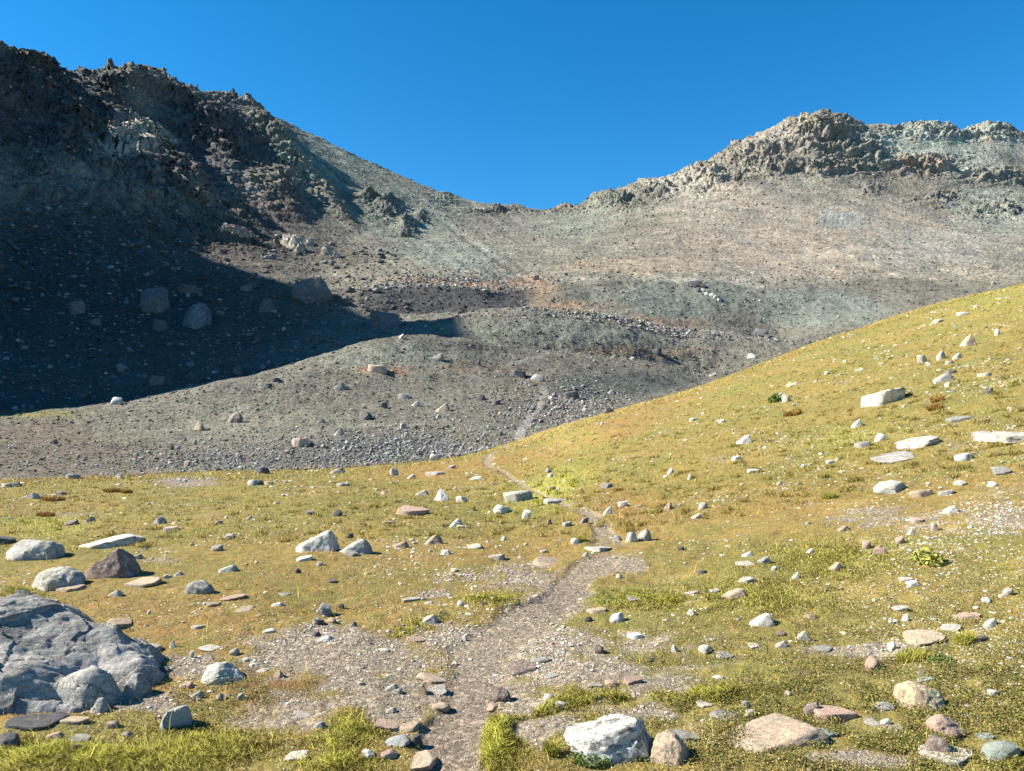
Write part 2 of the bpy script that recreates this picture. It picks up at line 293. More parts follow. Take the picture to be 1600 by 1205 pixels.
tint = mixc(tint, (.17, .135, .105), np.clip(1.2 * blob(880, 935, 60, 22) + 1.3 * blob(715, 1130, 60, 75) + .15, 0, 1) * path * .7)
tint_turf = tint
nD = fbm(P * .45 + 57, 3, 108)
sc_ = np.tile(np.array([[.215, .205, .180]], np.float32), (len(P), 1))
for (x, y, rx, ry, c, w) in [(100, 700, 220, 60, (.21, .175, .14), .8), (350, 660, 220, 50, (.25, .245, .205), .9), (620, 558, 180, 24, (.26, .265, .235), .95), (600, 700, 160, 30, (.17, .17, .165), .8), (600, 580, 50, 8, (.32, .21, .15), .8), (750, 575, 90, 14, (.25, .20, .155), .6),
                           (860, 620, 90, 40, (.21, .18, .15), .8), (965, 600, 120, 22, (.115, .13, .125), 1.0), (850, 520, 150, 26, (.25, .26, .225), .95), (930, 480, 100, 10, (.33, .225, .16), .8), (1040, 503, 100, 9, (.31, .22, .165), .75), (840, 455, 40, 24, (.29, .215, .16), .7), (1000, 548, 120, 8, (.30, .225, .17), .7),  # dark hump: shade of its front slope put into the scree colour
                           (1080, 470, 150, 36, (.235, .255, .23), .95), (1180, 500, 90, 30, (.21, .195, .175), .7), (1280, 480, 120, 34, (.215, .24, .22), .95), (1000, 415, 130, 14, (.31, .25, .19), .75), (1250, 380, 300, 70, (.275, .245, .215), .95), (1150, 330, 120, 50, (.26, .235, .21), .9),
                           (1320, 345, 46, 14, (.20, .215, .22), .9), (1450, 390, 110, 40, (.28, .265, .25), .8), (1500, 430, 80, 20, (.30, .27, .22), .6), (1560, 330, 90, 40, (.26, .285, .26), .7), (1480, 225, 170, 45, (.32, .355, .325), .95), (1440, 260, 60, 18, (.35, .275, .225), .9), (1240, 230, 110, 50, (.29, .268, .245), .95), (1262, 195, 20, 11, (.42, .36, .27), .8), (1080, 290, 90, 24, (.34, .32, .29), .9),
                           (960, 320, 70, 20, (.19, .20, .175), .9), (880, 350, 90, 26, (.20, .215, .195), .8), (680, 400, 120, 26, (.195, .222, .20), 1.0), (640, 330, 120, 50, (.20, .225, .20), .95), (560, 420, 120, 30, (.21, .19, .165), .7), (720, 441, 130, 8, (.28, .185, .14), .8), (690, 470, 150, 15, (.12, .12, .123), .6), (780, 350, 80, 20, (.18, .175, .165), .7),  # bank below the bench: dark shale and its shade in one colour
                           (500, 260, 110, 60, (.20, .235, .205), .95), (300, 240, 150, 90, (.085, .091, .098), .95), (430, 340, 60, 30, (.185, .155, .15), .8), (200, 235, 60, 36, (.42, .415, .39), .95), (60, 170, 160, 110, (.065, .07, .078), .95), (150, 450, 260, 120, (.15, .145, .14), .95), (370, 400, 90, 20, (.19, .165, .15), .8)]:  # shade painted into the left cliffs; pale crag made paler as if sunlit
    b = sstep(.22, .72, blob(x, y, rx, ry) + .26 * nC + .26 * nB + .22 * nD); sc_ = mixc(sc_, c, b * w)
stk = fbm(np.stack([(rw - .42 * (px - 1200)) / 16.0, px / 300.0, np.zeros(len(P))], 1), 3, 107); rs = sstep(1000, 1200, px) * (tt > 12)
sc_ = mixc(sc_, (.36, .315, .27), np.clip(stk * 1.6, 0, .8) * rs); sc_ = mixc(sc_, (.19, .19, .187), np.clip(-stk * 1.5, 0, .7) * rs)
# mountain shade painted into the talus colour below the left cliffs
talus_shade = np.clip(sstep(700, 420, px + (rw - 330) * .25) * (tt > 9.3) * sstep(290, 370, rw), 0, 1)
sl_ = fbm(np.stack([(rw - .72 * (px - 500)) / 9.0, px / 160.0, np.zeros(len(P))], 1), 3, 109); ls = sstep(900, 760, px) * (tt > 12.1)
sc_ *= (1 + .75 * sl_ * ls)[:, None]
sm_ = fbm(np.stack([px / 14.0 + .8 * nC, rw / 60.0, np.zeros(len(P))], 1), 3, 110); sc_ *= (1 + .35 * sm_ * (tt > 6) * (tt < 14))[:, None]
sc_ *= np.array([[1.0, 1.0, .95]]); sc_ *= ((.74 + .14 * (tt > 9.5)) * (1.0 + .28 * nC + .22 * nB) * (1 - .50 * talus_shade))[:, None]
# trodden trail higher up on the moraine
trail2 = np.zeros(len(P), np.float32)
for (pts) in [[(808, 684, 16), (826, 655, 13), (842, 634, 12), (850, 612, 9)], [(795, 566, 9), (840, 556, 5), (885, 545, 4)]]:
    for (a, b_) in zip(pts[:-1], pts[1:]):
        ax, ay, aw = a; bx, by, bw = b_
        t_ = np.clip(((px - ax) * (bx - ax) + (rw - ay) * (by - ay)) / ((bx - ax) ** 2 + (by - ay) ** 2), 0, 1)
        dd = np.hypot(px - ax - t_ * (bx - ax), (rw - ay - t_ * (by - ay)) * 1.4)
        tw = np.clip(sstep(1.0, .4, dd / (aw * .6)), 0, 1) * far * (tt < 9.9); trail2 = np.maximum(trail2, tw)
        sc_ = mixc(sc_, (.29, .28, .265), tw * .7)
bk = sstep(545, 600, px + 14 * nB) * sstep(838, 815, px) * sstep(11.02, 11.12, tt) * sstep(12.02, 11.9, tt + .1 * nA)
sc_ = mixc(sc_, (.080, .079, .082), bk * .95)  # dark shale bank, with the shade on its face put into the colour
strip = np.clip(sstep(5.35, 5.05, tt) * (tt > 5) * (.5 + nA * 2), 0, 1) * sstep(760, 600, px)
sc_ = mixc(sc_, (.25, .19, .08), strip * .7)
sc_ = mixc(sc_, (.20, .19, .06), blob(60, 648, 70, 6) * .8)
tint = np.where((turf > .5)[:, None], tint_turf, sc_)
tint = np.clip(tint, .02, .9)

# ------------------------------------------------------------------ materials
def nt(name):
    m = bpy.data.materials.new(name); m.use_nodes = True
    n = m.node_tree.nodes; l = m.node_tree.links
    b = n['Principled BSDF']; b.inputs['Roughness'].default_value = .92
    b.inputs['Specular IOR Level'].default_value = .18
    return m, n, l, b
def math_(n, l, op, a, b=None, clamp=False):
    x = n.new('ShaderNodeMath'); x.operation = op; x.use_clamp = clamp
    for i, v in enumerate((a, b)):
        if v is None: continue
        if isinstance(v, (int, float)): x.inputs[i].default_value = v
        else: l.new(v, x.inputs[i])
    return x.outputs[0]
def mix_(n, l, fac, a, b, mode='MIX'):
    x = n.new('ShaderNodeMix'); x.data_type = 'RGBA'; x.blend_type = mode
    for s, v in ((x.inputs['Factor'], fac), (x.inputs[6], a), (x.inputs[7], b)):
        if isinstance(v, (int, float)): s.default_value = v
        elif isinstance(v, tuple): s.default_value = (*v, 1) if len(v) == 3 else v
        else: l.new(v, s)
    return x.outputs[2]
def noise_(n, l, vec, scale, detail=3, rough=.6):
    x = n.new('ShaderNodeTexNoise'); x.inputs['Scale'].default_value = scale; x.inputs['Detail'].default_value = detail; x.inputs['Roughness'].default_value = rough
    l.new(vec, x.inputs['Vector']); return x
def voro_(n, l, vec, scale, rnd=1.0):
    x = n.new('ShaderNodeTexVoronoi'); x.inputs['Scale'].default_value = scale; x.inputs['Randomness'].default_value = rnd
    l.new(vec, x.inputs['Vector']); return x
def ramp_(n, l, fac, stops):
    x = n.new('ShaderNodeValToRGB'); e = x.color_ramp.elements
    while len(e) < len(stops): e.new(.5)
    for el, (p, c) in zip(e, stops):
        el.position = p; el.color = (*c, 1) if isinstance(c, tuple) else (c, c, c, 1)
    l.new(fac, x.inputs[0]); return x.outputs[0]
def bump_(n, l, h, strength, dist, prev=None):
    x = n.new('ShaderNodeBump'); x.inputs['Strength'].default_value = strength; x.inputs['Distance'].default_value = dist
    l.new(h, x.inputs['Height'])
    if prev is not None: l.new(prev, x.inputs['Normal'])
    return x.outputs[0]
def attr_(n, name):
    x = n.new('ShaderNodeAttribute'); x.attribute_name = name; return x

def stone_cells(n, l, vec, scale):
    """value multiplier 0.4..1.7 per stone, plus height"""
    w = noise_(n, l, vec, scale * .7, 2)
    off = n.new('ShaderNodeVectorMath'); off.operation = 'MULTIPLY_ADD'
    l.new(w.outputs['Color'], off.inputs[0]); off.inputs[1].default_value = (.5 / scale,) * 3; l.new(vec, off.inputs[2])
    v = voro_(n, l, off.outputs[0], scale)
    sep = n.new('ShaderNodeSeparateColor'); l.new(v.outputs['Color'], sep.inputs[0])
    return v, sep

def mat_scree(name, sizes, bumpd, tone=1.0):
    m, n, l, b = nt(name)
    g = n.new('ShaderNodeNewGeometry'); pos = g.outputs['Position']
    a = attr_(n, 'tint'); col = a.outputs['Color']; nrm = None
    for i, s in enumerate(sizes):
        v, sep = stone_cells(n, l, pos, 1.0 / s)
        val = ramp_(n, l, sep.outputs[0], [(0, .66), (.5, .94), (.86, 1.12), (1.0, 1.7)])
        col = mix_(n, l, .75 if i == 0 else .55, col, val, 'MULTIPLY')
        hue = mix_(n, l, sep.outputs[1], (1.12, .98, .85), (.9, 1.02, 1.06))
        col = mix_(n, l, .6, col, hue, 'MULTIPLY')
        h = math_(n, l, 'ADD', math_(n, l, 'MULTIPLY', v.outputs['Distance'], -1.0), sep.outputs[2])
        nrm = bump_(n, l, h, .55, s * bumpd, nrm)
    ns = noise_(n, l, pos, 1.0 / (sizes[-1] * 8), 5, .65)
    col = mix_(n, l, .8, col, ramp_(n, l, ns.outputs['Fac'], [(.3, .68), (.7, 1.32)]), 'MULTIPLY')
    col = mix_(n, l, 1.0, col, (tone, tone, tone), 'MULTIPLY')
    l.new(col, b.inputs['Base Color']); l.new(nrm, b.inputs['Normal']); b.inputs['Roughness'].default_value = .95
    return m
M_MORAINE = mat_scree('moraine_scree', (.09, .3), .45, .75)
M_MOUNT = mat_scree('mountain_rock', (.5, 1.5), .45, .88)

def mat_meadow():
    m, n, l, b = nt('alpine_turf')
    g = n.new('ShaderNodeNewGeometry'); pos = g.outputs['Position']
    a = attr_(n, 'tint'); bare_ = attr_(n, 'bare').outputs['Fac']
    # turf
    f1 = noise_(n, l, pos, 55, 4, .7); f2 = noise_(n, l, pos, 7, 4, .6)
    tcol = mix_(n, l, .9, a.outputs['Color'], ramp_(n, l, f1.outputs['Fac'], [(.3, .45), (.52, .95), (.72, 1.6)]), 'MULTIPLY')
    tcol = mix_(n, l, .75, tcol, ramp_(n, l, f2.outputs['Fac'], [(.3, (.72, .78, .7)), (.5, (1, 1, 1)), (.7, (1.3, 1.16, .95))]), 'MULTIPLY')
    # gravel
    v, sep = stone_cells(n, l, pos, 38.0); v2, sep2 = stone_cells(n, l, pos, 110.0)
    gcol = mix_(n, l, .85, a.outputs['Color'], ramp_(n, l, sep.outputs[0], [(0, .5), (.5, .92), (.85, 1.25), (1.0, 1.9)]), 'MULTIPLY')
    gcol = mix_(n, l, .6, gcol, ramp_(n, l, sep2.outputs[0], [(0, .6), (.6, 1.0), (1.0, 1.6)]), 'MULTIPLY')
    gcol = mix_(n, l, .5, gcol, mix_(n, l, sep.outputs[1], (1.12, .98, .82), (.9, 1.0, 1.06)), 'MULTIPLY')
    f3 = noise_(n, l, pos, 16, 4, .7)
    fac = math_(n, l, 'ADD', bare_, math_(n, l, 'MULTIPLY', math_(n, l, 'SUBTRACT', f3.outputs['Fac'], .5), 1.1))
    fac = ramp_(n, l, fac, [(.35, 0.0), (.6, 1.0)])
    col = mix_(n, l, fac, tcol, gcol)
    n1 = bump_(n, l, f1.outputs['Fac'], .7, .03)
    h = math_(n, l, 'MULTIPLY', math_(n, l, 'ADD', math_(n, l, 'MULTIPLY', v.outputs['Distance'], -1.0), sep.outputs[2]), fac)
    n2 = bump_(n, l, h, .5, .012, n1)
    l.new(col, b.inputs['Base Color']); l.new(n2, b.inputs['Normal']); b.inputs['Roughness'].default_value = .95
    return m
M_TURF = mat_meadow()

# ------------------------------------------------------------------ split the ground sheet into meadow, trail, moraine, mountain
ii, jj = np.meshgrid(np.arange(NR - 1), np.arange(NC - 1), indexing='ij')
q = np.stack([ii * NC + jj, ii * NC + jj + 1, (ii + 1) * NC + jj + 1, (ii + 1) * NC + jj], -1).reshape(-1, 4)
qt = tt[q[:, 0]]; qp = path[q].mean(1)
def region(name, m_, mat):
    fc = q[m_]; used = np.unique(fc); remap = np.full(len(P), -1, np.int32); remap[used] = np.arange(len(used))
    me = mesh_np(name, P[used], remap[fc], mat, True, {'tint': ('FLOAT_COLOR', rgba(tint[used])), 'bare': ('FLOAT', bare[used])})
    o = link(name, me); o['kind'] = 'structure'; return o
onpath = (qp > .5) & (qt < 5)
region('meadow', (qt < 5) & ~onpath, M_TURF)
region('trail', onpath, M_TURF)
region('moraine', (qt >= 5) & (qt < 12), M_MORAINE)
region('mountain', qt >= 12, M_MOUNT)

# ------------------------------------------------------------------ stone shapes
rng = np.random.default_rng(11)
_ico = {}
def ico(sub):
    if sub not in _ico:
        bm = bmesh.new(); bmesh.ops.create_icosphere(bm, subdivisions=sub, radius=1.0)
        v = np.array([x.co[:] for x in bm.verts]); f = np.array([[y.index for y in x.verts] for x in bm.faces]); bm.free()
        _ico[sub] = (v, f)
    return _ico[sub]
def unit(v): v = np.asarray(v, float); return v / np.linalg.norm(v, axis=-1, keepdims=True)
def rock_radius(p, shape, r):
    pl = []
    if shape == 'r':
        for _ in range(15): pl.append((unit(r.normal(size=3)), r.uniform(.70, 1.0)))
        k = 20
    elif shape == 'w':          # long slope on one side, steep on the other
        pl = [(unit([-.62, -.1, .78]), .52), (unit([.93, -.15, .28]), .62), (unit([.1, -.93, .30]), .66), (unit([-.1, .9, .4]), .7), (unit([-.9, -.5, .1]), .92), (unit([.3, .3, .9]), .86)]
        for _ in range(5): pl.append((unit(r.normal(size=3)), r.uniform(.8, 1.0)))
        k = 26
    elif shape == 'p':
        a0 = r.uniform(-.7, .7)
        for q_ in range(5): pl.append((unit([math.cos(a0 + q_ * 1.26 + r.normal() * .25), math.sin(a0 + q_ * 1.26), r.uniform(.3, .85)]), r.uniform(.44, .72)))
        pl.append((unit([r.normal() * .25, r.normal() * .25, 1]), r.uniform(.55, .8)))
        for _ in range(5): pl.append((unit(r.normal(size=3)), r.uniform(.85, 1.0)))
        k = 26
    else:
        sl = shape == 's'
        for ax in range(3):
            for sg in (-1, 1):
                n_ = np.zeros(3); n_[ax] = sg; n_ = unit(n_ + r.normal(size=3) * (.34 if ax < 2 else .05 if sl else .22)); pl.append((n_, r.uniform(.26, .36) if sl and ax == 2 else r.uniform(.5, .9)))
        for _ in range(9): pl.append((unit(r.normal(size=3) * np.array([1, 1, .25 if sl else .9])), r.uniform(.6, .95)))
        k = 22
    s = np.ones(len(p)) * .12
    for n_, d in pl: s += np.clip(p @ n_ / d, 0, None) ** k
    return s ** (-1.0 / k)
def rock_mesh(name, dims, shape, sub, seed, mat, rough=1.0, tilt=(0, 0), yaw=0.0, strata=0.0):
    r = np.random.default_rng(seed)
    p, f = ico(sub)
    v = p * rock_radius(p, shape, r)[:, None]
    off = r.uniform(0, 50, 3)
    nz = .10 * fbm(v * 1.6 + off, 3, seed) + .05 * fbm(v * 5 + off, 3, seed + 3)
    if sub >= 4: nz = nz + .035 * facets(v * 3.2 + off, seed, 1.0) + .016 * fbm(v * 16 + off, 2, seed + 5)
    if sub >= 5: nz = nz + .012 * facets(v * 9 + off, seed + 1, 1.0)
    if strata: nz = nz + strata * (np.abs(((v @ unit([.25, .1, .95]) * 4.5 + .5 * fbm(v * 2 + off, 2, seed + 8)) % 1) - .5) - .25)
    v = v * (1 + rough * nz)[:, None]
    mn, mx = v.min(0), v.max(0); v = (v - (mn + mx) / 2) / (mx - mn) * np.array(dims)
    R = np.array(Euler((tilt[0], tilt[1], yaw)).to_matrix()); v = v @ R.T
    return mesh_np(name, v, f, mat, True, sharp=38 if sub < 5 else 46)

# ------------------------------------------------------------------ stone materials
def mat_stone(name, c1, c2, lichen=None, la=.0, rough=.9):
    m, n, l, b = nt(name)
    tc = n.new('ShaderNodeTexCoord'); oi = n.new('ShaderNodeObjectInfo')
    ad = n.new('ShaderNodeVectorMath'); ad.operation = 'ADD'; l.new(tc.outputs['Generated'], ad.inputs[0])
    mu = math_(n, l, 'MULTIPLY', oi.outputs['Random'], 40.0); l.new(mu, ad.inputs[1])
    v = ad.outputs[0]
    a1 = noise_(n, l, v, 3.2, 5, .65); a2 = noise_(n, l, v, 14, 5, .7); a3 = noise_(n, l, v, 46, 3, .7)
    col = mix_(n, l, ramp_(n, l, a1.outputs['Fac'], [(.36, 0.0), (.62, 1.0)]), c1, c2)
    col = mix_(n, l, .85, col, ramp_(n, l, a2.outputs['Fac'], [(.28, .55), (.5, 1.0), (.72, 1.4)]), 'MULTIPLY')
    col = mix_(n, l, .6, col, ramp_(n, l, a3.outputs['Fac'], [(.3, .6), (.7, 1.4)]), 'MULTIPLY')
    if lichen:
        vo = noise_(n, l, v, 6.5, 6, .75)
        fa = ramp_(n, l, vo.outputs['Fac'], [(.60 - la * .2, 0.0), (.66 - la * .2, 1.0)])
        col = mix_(n, l, fa, col, lichen)
    rv = math_(n, l, 'ADD', math_(n, l, 'MULTIPLY', oi.outputs['Random'], .34), .83)
    cm = n.new('ShaderNodeCombineColor')
    for q_ in range(3): l.new(rv, cm.inputs[q_])
    col = mix_(n, l, 1.0, col, cm.outputs[0], 'MULTIPLY')
    nb = bump_(n, l, a2.outputs['Fac'], .55, .05); nb = bump_(n, l, a3.outputs['Fac'], .4, .02, nb)
    l.new(col, b.inputs['Base Color']); l.new(nb, b.inputs['Normal']); b.inputs['Roughness'].default_value = rough
    return m
SM = {
 'W': mat_stone('white_quartz', (.66, .62, .54), (.50, .46, .38), (.30, .29, .25), .12),
 'P': mat_stone('pale_stone', (.52, .47, .39), (.38, .35, .29), (.22, .21, .17), .38),
 'G': mat_stone('grey_stone', (.34, .32, .28), (.22, .21, .19), (.40, .40, .35), .35),
 'D': mat_stone('dark_stone', (.085, .085, .085), (.13, .125, .12), (.20, .20, .18), .0),
 'T': mat_stone('tan_stone', (.47, .36, .25), (.36, .28, .20), (.24, .21, .17), .3),
 'R': mat_stone('reddish_stone', (.45, .31, .23), (.38, .27, .21), (.42, .36, .28), .2),
 'B': mat_stone('brown_stone', (.22, .165, .135), (.16, .12, .10), (.34, .29, .25), .4),
 'E': mat_stone('greenish_slate', (.31, .345, .29), (.26, .29, .25), (.42, .44, .38), .2),
 'U': mat_stone('bluish_stone', (.37, .39, .37), (.45, .46, .42), (.22, .26, .26), .2),
 'Y': mat_stone('lichened_stone', (.45, .43, .37), (.30, .30, .28), (.46, .44, .24), .35),
 'L': mat_stone('white_lichened_rock', (.48, .45, .39), (.62, .60, .54), (.20, .19, .165), .45),
 'K': mat_stone('shade_darkened_boulder', (.12, .12, .12), (.09, .09, .09), (.16, .158, .155), .3),  # boulder grey darkened to carry the mountain shadow
 'M': mat_stone('crusted_red_rock', (.34, .22, .17), (.42, .30, .22), (.50, .47, .26), .6),
 'C': mat_stone('cream_outcrop', (.34, .31, .255), (.25, .23, .19), (.15, .14, .125), .4),
}
WORD = {'W': 'white', 'P': 'pale', 'G': 'grey', 'D': 'dark', 'T': 'tan', 'R': 'reddish', 'B': 'brown', 'E': 'greenish', 'U': 'bluish grey', 'Y': 'lichened pale', 'L': 'white', 'K': 'grey', 'M': 'red', 'C': 'cream'}

